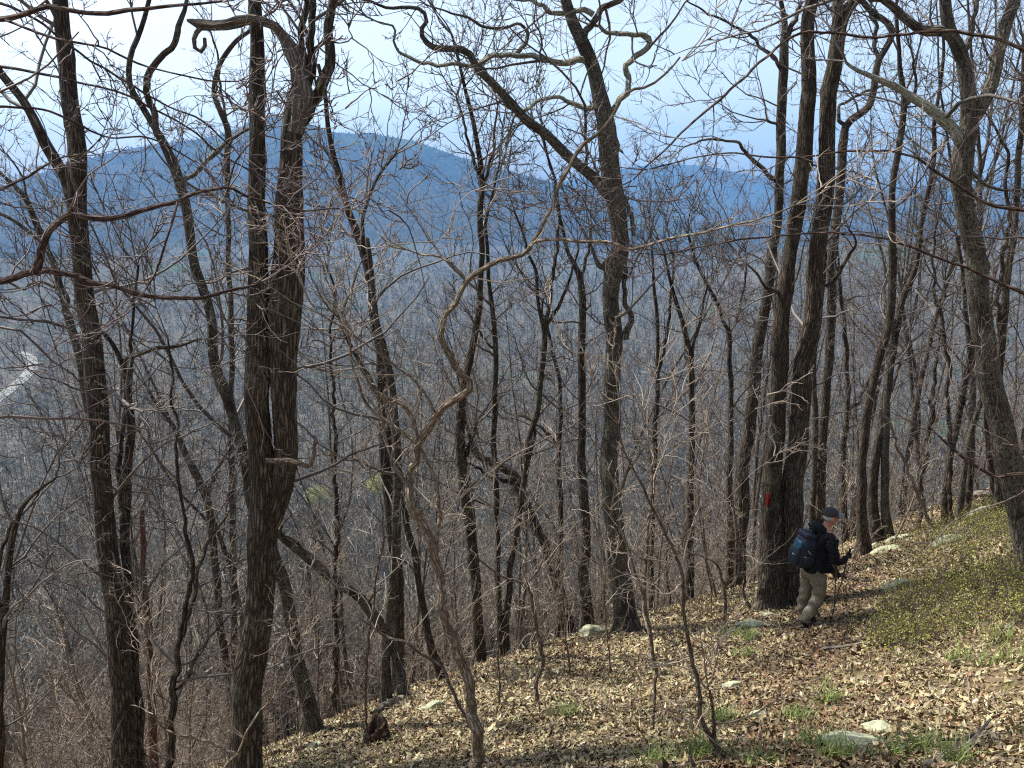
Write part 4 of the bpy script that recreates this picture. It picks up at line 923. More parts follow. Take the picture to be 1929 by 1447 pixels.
def stump():
    g, d = ground_at(704, 1400)
    n, m = 26, 22; V = []; s = d / FPX
    for i in range(n):
        t = i / (n - 1); h = t * 50 * s
        for j in range(m):
            a = j / m * 2 * math.pi
            rr = 20 * s * (1.25 - .35 * t) * (1 + .28 * math.sin(a * 3 + t * 3) + .18 * float(vnoise(np.array(a * 3.), np.array(t * 6), 3)))
            top = (1 + .35 * math.sin(a + .7) * t + .12 * float(vnoise(np.array(a * 4.), np.array(1.), 5)) * t)
            V.append((math.cos(a) * rr + t * .03, math.sin(a) * rr * .8, h * top - .04))
    F = [(i * m + j, i * m + (j + 1) % m, (i + 1) * m + (j + 1) % m, (i + 1) * m + j) for i in range(n - 1) for j in range(m)]
    k = len(V)
    for j in range(m):                 # hollow inside
        x, y, z = V[(n - 1) * m + j]; V.append((x * .72, y * .72, z - .02))
    for j in range(m):
        x, y, z = V[(n - 1) * m + j]; V.append((x * .5, y * .5, z * .45))
    for L_ in (0, 1):
        b0 = (n - 1) * m if L_ == 0 else k; b1 = k + L_ * m
        F += [(b0 + j, b0 + (j + 1) % m, b1 + (j + 1) % m, b1 + j) for j in range(m)]
    nn = N('rotten_wood'); p = nn.obj(); a = nn.noise(nn.map(p, (1, 1, .4)), 26, 5, .7); b = nn.noise(p, 6, 4, .6)
    c = nn.ramp(a, [(.35, (.012, .008, .006)), (.5, (.055, .038, .027)), (.68, (.17, .105, .07))]); c = nn.mix(nn.ramp(b, [(.52, (0, 0, 0)), (.62, (.8, .8, .8))]), c, (.30, .25, .20)); nn.bump(a, 1, .03)
    o = np_mesh('tree_stump', V, np.array(F), nn.fin(c, .95, .1)); o.location = g; tag(o, 'dark decaying hollow stump with reddish crumbling wood', 'stump')
stump()
g_, d_ = ground_at(1312, 1452)
P_ = px_stem([(1312, 1462, 9), (1306, 1440, 9), (1300, 1420, 8)], g_[1]); o = bark_tube('cut_stick', P_, M_BARKS, None, P_[0, :3], .05, seed=3); tag(o, 'short broken upright stick left of the forked foreground sapling', 'stick')
# ------------------------------------------------------------------ red trail blaze painted on the trunk behind the walker
def blaze():
    t = next(o for o in COL.objects if 'red paint blaze' in o.get('label', '')); org = np.array(t.location)
    Y = float(H(*ground_at(1462, 1146)[0][:2])); Y = ground_at(1462, 1146)[0][1]
    dg = bpy.context.evaluated_depsgraph_get(); dg.update()
    tr = next(c for c in t.children if c.name.startswith('trunk')); V = []; na, nz = 9, 13
    for i in range(nz):
        f = i / (nz - 1); py = 953 - f * 23; hw = 4.6 * math.sqrt(max(.08, 1 - (2 * f - 1) ** 4)) + .8 * math.sin(i * 2.3)
        for j in range(na):
            px = 1447 + .8 * math.sin(i * 1.7) + (j / (na - 1) - .5) * 2 * hw; dr = Vector(ray(px, py)).normalized()
            ok, loc, nn, ix = tr.ray_cast(Vector((0, 0, 0)) - Vector(org), dr)
            V.append(np.array(loc) - np.array(dr) * .011 if ok else (V[-1] if V else np.zeros(3)))
    F = [(i * na + j, i * na + j + 1, (i + 1) * na + j + 1, (i + 1) * na + j) for i in range(nz - 1) for j in range(na - 1)]
    n = N('red_blaze_paint'); p = n.obj(); f = n.noise(p, 40, 3, .6)
    c = n.ramp(f, [(.3, (.05, .004, .005)), (.7, (.15, .010, .012))])
    o = np_mesh('trail_blaze', np.array(V), np.array(F), n.fin(c, .8, .1), t, True); o['label'] = 'small red paint blaze'
blaze()
# ------------------------------------------------------------------ small budding trees in the valley
def budding():
    for (px, py, D, hh, lab) in [(712, 912, 150, 9, 'yellow-green budding tree showing far below between the trunks'), (598, 935, 170, 8, 'yellowish budding tree far below right of the double trunk'), (500, 590, 900, 0, None)][:2]:
        r = ray(px, py); d = np.linspace(60, 600, 800); P = r[None] * d[:, None]; gap = P[:, 2] - H(P[:, 0], P[:, 1]); i = int(np.argmin(np.abs(gap - 15))) if (gap > 0).any() else 400
        x, y, _ = P[i]; z = float(H(x, y)); Dm = d[i]; s = Dm * 26 / FPX
        n = 3500; q = rng.normal(0, 1, (n, 3)); q = unit(q) * (rng.random(n) ** .4)[:, None]; top = r * Dm
        c0 = np.array([top[0], top[1], top[2]])
        q = c0 + q * np.array([s, s, s * .8]); u, w_, nn = frames(n, 1.0); L = np.full(n, s * .045)
        V = np.zeros((n, 4, 3)); V[:, 0] = q; V[:, 1] = q + (u + w_ * .6) * L[:, None]; V[:, 2] = q + u * 2 * L[:, None]; V[:, 3] = q + (u - w_ * .6) * L[:, None]
        C = np.ones((n, 4, 4)); C[:, :, :3] = (np.array([.27, .30, .08]) * rng.uniform(.6, 1.2, n)[:, None])[:, None]
        root = empty('budding_tree', (x, y, z), lab, 'tree')
        np_mesh('crown', V.reshape(-1, 3), np.arange(n * 4).reshape(-1, 4), M_GREEN, root, col=C.reshape(-1, 4), origin=(x, y, z))
        b = Bag(); P1, R1 = grow(np.array([[x, y, z - .5]]), np.array([[0, 0, 1.]]), np.array([c0[2] - z + s * .5]), np.array([.2]), 8, .03, .02, .3); b.add(P1, R1, 6)
        P2, R2 = spawn(P1, R1, 14, .4, 1, (30, 60), .3, .5, .03, 5, .1, .05); b.add(P2, R2, 3); b.build('trunk', M_BARKP, root, (x, y, z))
budding()
# ------------------------------------------------------------------ the walker
def simple(name, c, rough=.8, spec=.2, noise=0, sheen=0):
    n = N(name)
    if noise:
        f = n.noise(n.obj(), noise, 4, .6); col = n.ramp(f, [(.3, tuple(v * .7 for v in c)), (.7, tuple(min(1, v * 1.25) for v in c))]); n.bump(f, .5, .008); return n.fin(col, rough, spec)
    return n.fin(c, rough, spec)
def skinned(name, V, E, R, mat, parent, levels=2, root=0, post=None):
    me = bpy.data.meshes.new(name); me.from_pydata([Vector(v) for v in V], E, []); o = bpy.data.objects.new(name, me); COL.objects.link(o)
    m = o.modifiers.new('s', 'SKIN'); m.use_smooth_shade = True
    for i, r in enumerate(R):
        sv = me.skin_vertices[0].data[i]; sv.radius = (r, r) if isinstance(r, (int, float)) else r; sv.use_root = (i == root)
    s = o.modifiers.new('d', 'SUBSURF'); s.levels = levels; s.render_levels = levels
    dg = bpy.context.evaluated_depsgraph_get(); dg.update(); ev = o.evaluated_get(dg); nm = bpy.data.meshes.new_from_object(ev)
    bpy.data.objects.remove(o); nm.name = name
    if post:
        for v in nm.vertices: v.co = Vector(post(np.array(v.co)))
    nm.materials.clear(); nm.materials.append(mat)
    for p in nm.polygons: p.use_smooth = True
    r_ = bpy.data.objects.new(name, nm); COL.objects.link(r_); r_.parent = parent
    return r_
def ell(name, c, s, mat, parent, rot=(0, 0, 0), sub=3, fn=None):
    bm = bmesh.new(); bmesh.ops.create_icosphere(bm, subdivisions=sub, radius=1)
    M = Matrix.LocRotScale(Vector(c), __import__('mathutils').Euler(rot), Vector(s))
    for v in bm.verts:
        if fn: v.co = Vector(fn(*v.co))
        v.co = M @ v.co
    me = bpy.data.meshes.new(name); bm.to_mesh(me); bm.free(); me.materials.append(mat)
    for p in me.polygons: p.use_smooth = True
    o = bpy.data.objects.new(name, me); COL.objects.link(o); o.parent = parent; return o
def walker():
    g, d = ground_at(1513, 1181); g = g + np.array([0, 0, .035]); EXCL.append((g[0], g[1], .22))
    sc = 234 * d / FPX / 1.75 * 1.0
    W = empty('person', g, 'man in grey cap, dark hooded jacket and khaki trousers walking down the trail', 'person')
    W.scale = (sc,) * 3; W.rotation_euler = (0, 0, math.radians(10))
    skin = simple('skin', (.42, .20, .13), .55, .3, 30); jk = simple('dark_fleece', (.012, .012, .014), .9, .15, 14); tr = simple('khaki_cloth', (.19, .165, .12), .9, .1, 7)
    capm = simple('grey_cap_cloth', (.040, .040, .042), .85, .2, 40); brim = simple('grey_brim_cloth', (.15, .155, .16), .8, .2); hair = simple('white_hair', (.36, .35, .33), .8, .2, 60)
    boot = simple('dark_boot_leather', (.02, .016, .014), .6, .3, 30); glv = simple('black_glove', (.012, .012, .013), .7, .3); glass = simple('dark_lens', (.01, .01, .012), .15, .6)
    # body: one skinned surface (mostly under the clothes)
    V = [(.05, 0, .92), (.09, 0, 1.10), (.14, 0, 1.28), (.175, 0, 1.40), (.205, 0, 1.475), (.235, 0, 1.56), (.25, 0, 1.64),
         (.15, -.17, 1.37), (.19, -.24, 1.12), (.39, -.20, 1.07), (.46, -.17, 1.09), (.15, .17, 1.37), (.19, .24, 1.12), (.38, .17, 1.08), (.45, .13, 1.10),
         (.05, -.10, .88), (.115, -.105, .49), (-.06, -.10, .10), (.03, -.10, .05), (.06, .10, .88), (.10, .10, .49), (.045, .11, .10), (.15, .11, .05)]
    E = [(0, 1), (1, 2), (2, 3), (3, 4), (4, 5), (5, 6), (3, 7), (7, 8), (8, 9), (9, 10), (3, 11), (11, 12), (12, 13), (13, 14), (0, 15), (15, 16), (16, 17), (17, 18), (0, 19), (19, 20), (20, 21), (21, 22)]
    R = [.12, .11, .12, .09, .052, .060, .055, .058, .045, .030, .020, .058, .045, .030, .020, .08, .058, .042, .035, .08, .058, .042, .035]
    body = skinned('body', V, E, R, skin, W)
    # head, joined into the body mesh
    def hd(x, y, z):
        X = x; 
        k = 1 - .16 * max(0, -z) ** 1.5; X, Y = x * k, y * k * (1 - .10 * max(0, x))
        if x > .5:
            nose = math.exp(-((z + .12) / .2) ** 2 - (y / .16) ** 2) * .26 * (1 if z < .05 else .5); X += nose
            X -= .07 * math.exp(-((z - .12) / .12) ** 2) * (1 if abs(y) > .15 else .5); X += .06 * math.exp(-((z - .30) / .12) ** 2)
            X += .07 * math.exp(-((z + .82) / .18) ** 2); X += .03 * math.exp(-((z + .45) / .06) ** 2) - .03 * math.exp(-((z + .54) / .04) ** 2)
        ear = math.exp(-((x + .05) / .13) ** 2 - ((z + .02) / .22) ** 2) if abs(y) > .7 else 0
        return X, Y * (1 + .28 * ear), z
    head = ell('head', (.262, 0, 1.60), (.098, .077, .122), skin, W, (0, .10, 0), 4, hd)
    def join(a, bs):
        bm = bmesh.new(); bm.from_mesh(a.data)
        for b in bs: bm.from_mesh(b.data)
        bm.to_mesh(a.data); bm.free()
        for p in a.data.polygons: p.use_smooth = True
        for b in bs: bpy.data.objects.remove(b)
    join(body, [head])
    # trousers
    V = [(.055, 0, .97), (.055, 0, .88), (.07, -.095, .80), (.13, -.105, .62), (.125, -.105, .48), (.04, -.105, .30), (-.05, -.10, .15), (-.065, -.10, .10), (.05, .095, .80), (.06, .10, .62), (.05, .105, .48), (.02, .11, .30), (.02, .11, .15), (.03, .11, .10)]
    E = [(0, 1), (1, 2), (2, 3), (3, 4), (4, 5), (5, 6), (6, 7), (1, 8), (8, 9), (9, 10), (10, 11), (11, 12), (12, 13)]
    R = [.15, .145, .115, .108, .092, .084, .082, .085, .112, .10, .088, .08, .078, .08]
    def wr(c):
        c[0] += .010 * math.sin(c[2] * 46 + c[1] * 20) * (1 if c[2] < .8 else .2); c[1] += .006 * math.sin(c[2] * 38 + 2); return c
    skinned('trousers', V, E, R, tr, W, post=wr)
    # jacket with sleeves
    V = [(.115, 0, .80), (.09, 0, .90), (.10, 0, 1.04), (.125, 0, 1.22), (.15, 0, 1.35), (.175, 0, 1.43), (.20, 0, 1.48), (.155, -.18, 1.355), (.185, -.255, 1.20), (.20, -.26, 1.07), (.31, -.235, 1.05), (.435, -.195, 1.085), (.155, .18, 1.355), (.185, .25, 1.20), (.20, .25, 1.07), (.31, .21, 1.06), (.43, .155, 1.09)]
    E = [(0, 1), (1, 2), (2, 3), (3, 4), (4, 5), (5, 6), (4, 7), (7, 8), (8, 9), (9, 10), (10, 11), (4, 12), (12, 13), (13, 14), (14, 15), (15, 16)]
    R = [(.165, .18), (.175, .185), (.17, .18), (.165, .175), (.13, .15), (.09, .10), (.075, .08), .085, .075, .072, .062, .048, .085, .075, .072, .062, .048]
    def jw(c):
        c[0] += .009 * math.sin(c[2] * 30 + c[1] * 9) ; c[1] *= 1.0 + .02 * math.sin(c[2] * 22 + 1)
        return c
    skinned('jacket', V, E, R, jk, W, post=jw, root=2)
    hood = ell('hood', (.07, 0, 1.475), (.135, .125, .075), jk, W, (0, .28, 0), 4, lambda x, y, z: (x * (1 + .06 * math.sin(6 * z + 3 * y)), y, z * (1 + .18 * math.sin(5 * x + 2)) - .25 * max(0, x)))
    # cap, brim, hair, sunglasses
    cap = ell('cap', (.240, 0, 1.655), (.108, .088, .098), capm, W, (0, .10, 0), 4, lambda x, y, z: (x, y, max(z, -.12)))
    def br(x, y, z): return (x * (1 - .25 * y * y) + 0, y, z - .25 * y * y * 1.0)
    b_ = ell('brim', (.365, 0, 1.648), (.085, .075, .009), brim, cap, (0, .16, 0), 3, lambda x, y, z: (x, y, z - 3.2 * y * y))
    ell('hair', (.232, 0, 1.595), (.086, .077, .050), hair, W, (0, .25, 0), 4, lambda x, y, z: (x, y, z) if x < .25 else (.25 + (x - .25) * .15, y, z))
    sg = ell('sunglasses', (.342, -.036, 1.622), (.016, .030, .020), glass, W, (0, 0, -.35), 3); sg2 = ell('lens', (.342, .036, 1.622), (.016, .030, .020), glass, W, (0, 0, .35), 3)
    arm = ell('temple', (.295, -.079, 1.625), (.055, .003, .005), glass, W, (0, 0, .05), 2); arm2 = ell('temple', (.295, .079, 1.625), (.055, .003, .005), glass, W, (0, 0, -.05), 2); join(sg, [sg2, arm, arm2])
    # boots
    for (x, y) in ((-.045, -.10), (.085, .11)):
        V = [(x - .055, y, .055), (x + .01, y, .058), (x + .09, y, .045), (x + .16, y, .035), (x - .035, y, .13)]
        bt = skinned('boot', V, [(0, 1), (1, 2), (2, 3), (0, 4)], [(.045, .05), (.045, .052), (.04, .05), (.028, .04), .05], boot, W, post=lambda c: np.array([c[0], c[1], max(c[2], .0)]))
        V = [(x - .06, y, .008), (x + .09, y, .008), (x + .165, y, .01)]
        skinned('sole', V, [(0, 1), (1, 2)], [(.052, .014), (.052, .014), (.04, .012)], simple('rubber_sole', (.03, .028, .026), .8, .2), bt)
    # gloved hands: palm, four curled fingers, thumb
    def hand(cx, cy, cz, side, parent):
        V = [(cx - .055, cy, cz - .004), (cx - .02, cy, cz), (cx + .018, cy, cz + .004)]; E = [(0, 1), (1, 2)]; R = [.026, (.036, .018), (.036, .016)]
        h = skinned('glove', V, E, R, glv, parent, 1)
        parts = []
        for k in range(4):
            z = cz + .030 - k * .0195; l = (.9, 1.0, .95, .78)[k]
            pts = [(cx + .015, cy, z), (cx + .042 * l, cy - side * .004, z + .002), (cx + .052 * l, cy + side * .024, z), (cx + .030 * l, cy + side * .036, z - .002)]
            parts.append(skinned('f', pts, [(0, 1), (1, 2), (2, 3)], [.0105, .0098, .0092, .0082], glv, parent, 1))
        pts = [(cx - .02, cy + side * .012, cz + .026), (cx + .004, cy + side * .036, cz + .038), (cx + .032, cy + side * .040, cz + .034)]
        parts.append(skinned('f', pts, [(0, 1), (1, 2)], [.012, .0105, .009], glv, parent, 1)); join(h, parts); return h
    hand(.455, -.185, 1.095, 1, W); hand(.45, .155, 1.10, -1, W)
    # ---- trekking poles, held: things of their own
    Mw = Matrix.Translation(Vector(g)) @ Matrix.Rotation(math.radians(10), 4, 'Z') @ Matrix.Diagonal((sc, sc, sc, 1))
    metal = simple('dark_pole_metal', (.05, .045, .045), .35, .5); grip = simple('cork_foam_grip', (.02, .018, .017), .8, .2)
    for (top, tip, lab) in (((.487, -.163, 1.19), (.27, -.20, None), 'dark trekking pole held in the near hand, tip on the trail'), ((.482, .133, 1.19), (.56, .16, None), 'second trekking pole held in the far hand ahead of the walker')):
        tw_ = Mw @ Vector((tip[0], tip[1], 0)); tz = float(H(tw_.x, tw_.y)); B = np.array([tw_.x, tw_.y, tz]); A = np.array(Mw @ Vector(top))
        r_ = empty('trekking_pole', B, lab, 'trekking pole')
        def seg(nm, f0, f1, ra, rb, m, par=r_, s=10):
            p = [A + (B - A) * f for f in np.linspace(f0, f1, 4)]; PR = np.array([[*q, ra + (rb - ra) * i / 3] for i, q in enumerate(p)]); return bark_tube(nm, PR, m, par, B, 0, s)
        seg('grip', 0, .13, .017, .014, grip); seg('shaft', .12, .97, .0095, .007, metal); seg('tip', .96, 1.0, .006, .003, metal); seg('basket', .93, .937, .024, .024, grip)
        st = Bag(); th = np.linspace(0, 2 * np.pi, 14); P = np.stack([A[0] + .035 * np.cos(th) - .03, A[1] + .004 * th, A[2] - .02 + .05 * np.sin(th)], -1)[None]
        st.add(P, np.full((1, 14), .004), 4); st.build('strap', grip, r_, B)
    # ---- backpack: its own thing, worn on the back
    pb = empty('backpack', Mw @ Vector((-.09, 0, 1.15)), 'dark blue backpack with pale blue panel worn by the walker', 'backpack'); pb.rotation_euler = W.rotation_euler; pb.scale = [v * .92 for v in W.scale]
    pk = simple('navy_pack_cloth', (.007, .014, .028), .6, .4, 20); pl = simple('blue_pack_panel', (.02, .085, .14), .5, .4, 25); wb = simple('pale_webbing', (.45, .47, .48), .7, .3); bk = simple('black_strap', (.012, .012, .013), .7, .3)
    def bx(x, y, z):      # squarish bag
        f = lambda v: math.copysign(abs(v) ** .62, v); return f(x), f(y), f(z)
    ell('main_bag', (.0, 0, -.01), (.15, .155, .265), pk, pb, (0, .16, 0), 4, bx)
    ell('front_pocket', (-.15, 0, -.06), (.06, .12, .155), pk, pb, (0, .16, 0), 4, bx)
    ell('top_lid', (.03, 0, .245), (.12, .135, .055), pk, pb, (0, .25, 0), 4, bx)
    ell('blue_panel', (-.128, -.03, .125), (.035, .09, .07), pl, pb, (0, .22, 0), 4, bx)
    ell('side_pocket', (-.01, -.155, -.12), (.08, .030, .085), pk, pb, (0, .16, 0), 3, bx); ell('side_pocket', (-.01, .155, -.12), (.07, .030, .085), pk, pb, (0, .16, 0), 3, bx)
    for (c, s, rt) in (((-.02, -.166, .03), (.05, .004, .006), (0, .9, 0)), ((-.07, -.160, -.04), (.035, .006, .006), (0, .3, 0)), ((-.212, -.05, -.02), (.005, .03, .008), (0, 0, 0))):
        ell('buckle_strap', c, s, wb, pb, rt, 2)
    for s in (-1, 1):
        PR = np.array([(.10, s * .085, .23, .017), (.20, s * .10, .30, .019), (.29, s * .115, .24, .019), (.335, s * .12, .10, .017), (.30, s * .14, -.06, .014), (.14, s * .15, -.16, .012)])
        bark_tube('shoulder_strap', PR, bk, pb, None, 0, 8)
walker()
def trail_x(y):
    return np.interp(y, TRAIL[:, 1], TRAIL[:, 0])
TRAIL = np.array([ground_at(*p)[0][:2] for p in [(1380, 1500), (1470, 1430), (1500, 1340), (1530, 1260), (1570, 1180), (1610, 1120), (1630, 1075), (1612, 1045)]])
TRAIL = TRAIL[np.argsort(TRAIL[:, 1])]
def litter():
    n = 470000
    r = rng.uniform(4.0, 27, n) ** 1.0; az = np.radians(rng.uniform(-46, 62, n)); r = np.where(az > .72, np.maximum(1.5, r - 2.5), r)
    x = r * np.sin(az); y = r * np.cos(az); z = H(x, y)
    k = np.ones(n, bool)
    bare = fbm(x * .8 + 3, y * .8, 3, 21)
    k &= rng.random(n) > np.clip((bare - .22) * 2.2, 0, .75)
    for (ex, ey, er) in EXCL: k &= ((x - ex) ** 2 + (y - ey) ** 2 > er * er)
    x, y, z = x[k], y[k], z[k]; n = len(x)
    u, w_, nn = frames(n, .42)
    gx, gy = slope_n(x, y)
    u[:, 2] += gx * u[:, 0] + gy * u[:, 1]; w_[:, 2] += gx * w_[:, 0] + gy * w_[:, 1]; u = unit(u); w_ = unit(w_); nn = unit(np.cross(u, w_))
    Ls = np.clip(rng.lognormal(-3.46, .36, n), .016, .085) * (1 + .035 * np.clip(np.hypot(x, y) - 8, 0, 12)); Ws = Ls * rng.uniform(.28, .5, n); curl = rng.normal(.15, .45, n); fold = rng.normal(.15, .45, n)
    tr_ = np.exp(-((x - trail_x(y)) / .75) ** 2); lift = rng.uniform(.003, .038, n) * (1 - .6 * tr_)
    P0 = np.stack([x, y, z + lift], -1)
    ts = np.array([-1, -.55, -.1, .35, 1.0]); ws = np.array([.12, .75, .60, 1.0, .08])
    V = np.zeros((n, 5, 3, 3), np.float32)
    for i in range(5):
        jw = ws[i] * rng.uniform(.65, 1.2, n)
        c = P0 + u * (Ls * ts[i])[:, None] + nn * (curl * Ls * ts[i] ** 2)[:, None]
        V[:, i, 1] = c
        V[:, i, 0] = c - w_ * (Ws * jw)[:, None] + nn * (fold * Ws)[:, None] * ws[i]
        V[:, i, 2] = c + w_ * (Ws * jw * rng.uniform(.7, 1.2, n))[:, None] + nn * (fold * Ws)[:, None] * ws[i]
    b = np.arange(n)[:, None] * 15
    q = []
    for i in range(4):
        for j in range(2):
            o = i * 3 + j; q.append(np.stack([b[:, 0] + o, b[:, 0] + o + 1, b[:, 0] + o + 4, b[:, 0] + o + 3], -1))
    F = np.stack(q, 1).reshape(-1, 4)
    pal = np.array([(.35, .27, .14), (.45, .37, .205), (.24, .165, .085), (.13, .080, .042), (.55, .48, .31), (.27, .145, .07), (.36, .33, .17)])
    t = fbm(x * .45, y * .45, 3, 31)
    pr = np.stack([np.full(n, .22), .20 + .15 * t - .17 * tr_, .20 - .06 * t + .1 * tr_, .15 - .05 * t + .14 * tr_, .08 + .04 * t - .05 * tr_, .05 - .05 * t + .10 * tr_, .14 - .1 * tr_], -1); pr = np.clip(pr, .01, 1); pr /= pr.sum(1, keepdims=True)
    leaf_tone = 1.04 - .36 * np.clip(fbm(x * .9 + 40, y * .9, 4, 77) * 2.4 - .25, 0, 1) - .18 * tr_  # leaf colour darker in noise patches and along the trail
    ci = (rng.random(n)[:, None] > np.cumsum(pr, 1)).sum(1).clip(0, 6)
    c = pal[ci] * (rng.uniform(.5, 1.0, n) * leaf_tone)[:, None]
    C = np.ones((n, 15, 4), np.float32); C[:, :, :3] = c[:, None]
    o = np_mesh('leaf_litter', V.reshape(-1, 3), F, M_LEAF, smooth=False, col=C.reshape(-1, 4))
    tag(o, 'dry tan and brown fallen oak leaves carpeting the slope', 'leaf litter', kind='stuff')
litter()
def blades(x, y, h, w0, spread, c0, c1):
    """grass: one bent 3-vertex-pair blade each"""
    n = len(x); z = H(x, y); a = rng.uniform(0, 2 * np.pi, n); sp = rng.uniform(.2, 1, n) * spread
    d = np.stack([np.cos(a) * sp, np.sin(a) * sp, np.ones(n)], -1); s = np.stack([-np.sin(a), np.cos(a), 0 * a], -1)
    p = np.stack([x, y, z], -1); V = np.zeros((n, 5, 3), np.float32)
    V[:, 0] = p - s * w0[:, None]; V[:, 1] = p + s * w0[:, None]
    m = p + d * (h * .6)[:, None]; V[:, 2] = m - s * w0[:, None] * .8; V[:, 3] = m + s * w0[:, None] * .8
    V[:, 4] = p + (d * np.array([1.9, 1.9, 1])) * h[:, None] * np.array([1, 1, .95])
    b = np.arange(n) * 5
    F4 = np.stack([b, b + 1, b + 3, b + 2], -1); F3 = np.stack([b + 2, b + 3, b + 4], -1)
    c = np.array(c0) + (np.array(c1) - np.array(c0)) * rng.random(n)[:, None]
    C = np.ones((n, 5, 4), np.float32); C[:, :, :3] = c[:, None]
    return V.reshape(-1, 3), [F4, F3], C.reshape(-1, 4)
def short_grass():
    n = 110000
    r = rng.uniform(4.5, 24, n); az = np.radians(rng.uniform(-37, 40, n)); x = r * np.sin(az); y = r * np.cos(az)
    g = fbm(x * .8 + 3, y * .8, 3, 21) + .25 * rng.normal(size=n)
    k = g > .44; x = x[k]; y = y[k]; n = len(x)
    h = rng.uniform(.03, .09, n); V, F, C = blades(x, y, h, np.full(n, .0035), .5, (.12, .16, .03), (.30, .32, .11))
    o = np_mesh('short_grass', V, F, M_GREEN, col=C); tag(o, 'thin patches of short green grass among the dead leaves', 'grass', kind='stuff')
short_grass()
def tuft(px, py, n, h, label=None, grp='green grass tufts in the leaf litter'):
    g, d = ground_at(px, py)
    x = g[0] + rng.normal(0, .07, n); y = g[1] + rng.normal(0, .07, n)
    V, F, C = blades(x, y, rng.uniform(.5, 1, n) * h, np.full(n, .005), .8, (.09, .15, .025), (.28, .33, .10))
    o = np_mesh('grass_tuft', V, F, M_GREEN, col=C, origin=g)
    tag(o, label or 'green grass tuft poking through the leaf litter', 'grass tuft', grp)
for a_ in [(1372, 1200, 60, .22, 'bright green grass tuft right of the wide-forked sapling foot'), (1412, 1205, 70, .2, 'grass tuft under the grey rock near the red-blazed trunk'), (1556, 1325, 60, .22, 'long-bladed grass tuft in the middle of the trail'),
           (1882, 1212, 40, .22, 'grass tuft at right under the low shrubs'), (1795, 1246, 40, .2, 'left of two grass tufts under the low shrubs'), (1853, 1252, 40, .2, 'right of two grass tufts under the low shrubs'), (1352, 1360, 60, .2, 'grass tuft behind the forked foreground sapling'), (1322, 1425, 90, .22, 'grass tuft left of the forked foreground sapling'),
           (1738, 1415, 70, .2, 'grass tuft right of the foreground lichen slab'), (1575, 1428, 80, .2, 'grass tuft below the foreground lichen slab'), (1500, 1355, 70, .14, 'short grass tuft left of the long-bladed trail tuft'), (1520, 1405, 60, .16, 'grass tuft left of the foreground lichen slab'), (1062, 1350, 60, .2, 'grass tuft by the pale forked stick'), (1400, 1238, 50, .15, 'small grass tuft below the wide-forked sapling foot'), (1905, 1245, 40, .2, 'grass tuft nearest the right edge below the shrubs'), (1240, 1440, 50, .18, 'grass tuft at the bottom edge left of the broken stick'), (1430, 1440, 60, .14, 'grass tuft at the bottom edge in the trail'), (1680, 1425, 60, .14, 'short grass tuft left of the thick grey dead branch'), (1800, 1440, 60, .2, 'grass tuft behind the thick grey dead branch')]:
    tuft(*a_)
def shrubs():
    """low blueberry-like shrubs with small fresh leaves on the bank right of the trail"""
    poly = np.array([(1625, 1225), (1660, 1160), (1700, 1110), (1720, 1060), (1690, 1045), (1760, 1005), (1830, 975), (1880, 955), (1990, 930), (1990, 1190), (1900, 1215), (1810, 1205), (1740, 1225), (1690, 1262), (1640, 1262)], float)
    def inside(x, y):
        c = np.zeros(len(x), bool); j = len(poly) - 1
        for i in range(len(poly)):
            xi, yi = poly[i]; xj, yj = poly[j]
            c ^= ((yi > y) != (yj > y)) & (x < (xj - xi) * (y - yi) / (yj - yi + 1e-9) + xi); j = i
        return c
    n = 9000
    r = rng.uniform(6, 24, n); az = np.radians(rng.uniform(18, 42, n)); x = r * np.sin(az); y = r * np.cos(az); z = H(x, y)
    px, py, zc = pix(np.stack([x, y, z], -1)); k = inside(px - 14 + rng.normal(0, 22, n), py + 8 + rng.normal(0, 14, n)) & (fbm(x * 1.1, y * 1.1, 3, 51) + .30 * rng.normal(size=n) > .02)
    x, y, z = x[k][:1000], y[k][:1000], z[k][:1000]; n = len(x)
    m = 4; P0 = np.repeat(np.stack([x, y, z - .02], -1), m, 0); D = np.stack([rng.normal(0, .35, n * m), rng.normal(0, .35, n * m), np.ones(n * m)], -1)
    L = rng.uniform(.16, .46, n * m)
    P, R = grow(P0, D, L, np.full(n * m, .0028), 5, .16, .05, .4)
    P2, R2 = spawn(P, R, 4, .3, 1, (20, 55), .5, .7, .0015, 3, .2, .05)
    b = Bag(); b.add(P, R, 3); b.add(P2, R2, 3)
    st = b.build('shrub_stems', M_TWIGR); 
    def leaves(P, per):
        q = P[:, 1:].reshape(-1, 3); q = np.repeat(q, per, 0) + rng.normal(0, .012, (len(q) * per, 3)); k = rng.random(len(q)) < .8; return q[k]
    q = np.vstack([leaves(P2, 1)[::3], leaves(P2, 1)[1::3], leaves(P[:, 2:], 1)]); n = len(q)
    u, w_, nn = frames(n, .8); L = rng.uniform(.007, .016, n); Wd = L * .5
    V = np.zeros((n, 4, 3), np.float32); V[:, 0] = q; V[:, 1] = q + u * L[:, None] + w_ * Wd[:, None]; V[:, 2] = q + u * (2 * L)[:, None]; V[:, 3] = q + u * L[:, None] - w_ * Wd[:, None]
    F = np.arange(n * 4).reshape(-1, 4)
    c = np.array([(.24, .27, .03), (.36, .37, .05), (.30, .25, .06), (.26, .29, .04)])[rng.integers(0, 4, n)] * rng.uniform(.7, 1.25, n)[:, None]
    C = np.ones((n, 4, 4), np.float32); C[:, :, :3] = c[:, None]
    me = np_mesh('low_shrubs', V.reshape(-1, 3), F, M_GREEN, col=C.reshape(-1, 4))
    st.parent = me; tag(st, kind='stuff')
    tag(me, 'low shrubs with small yellow-green new leaves on the bank right of the trail', 'low shrubs', kind='stuff')
shrubs()
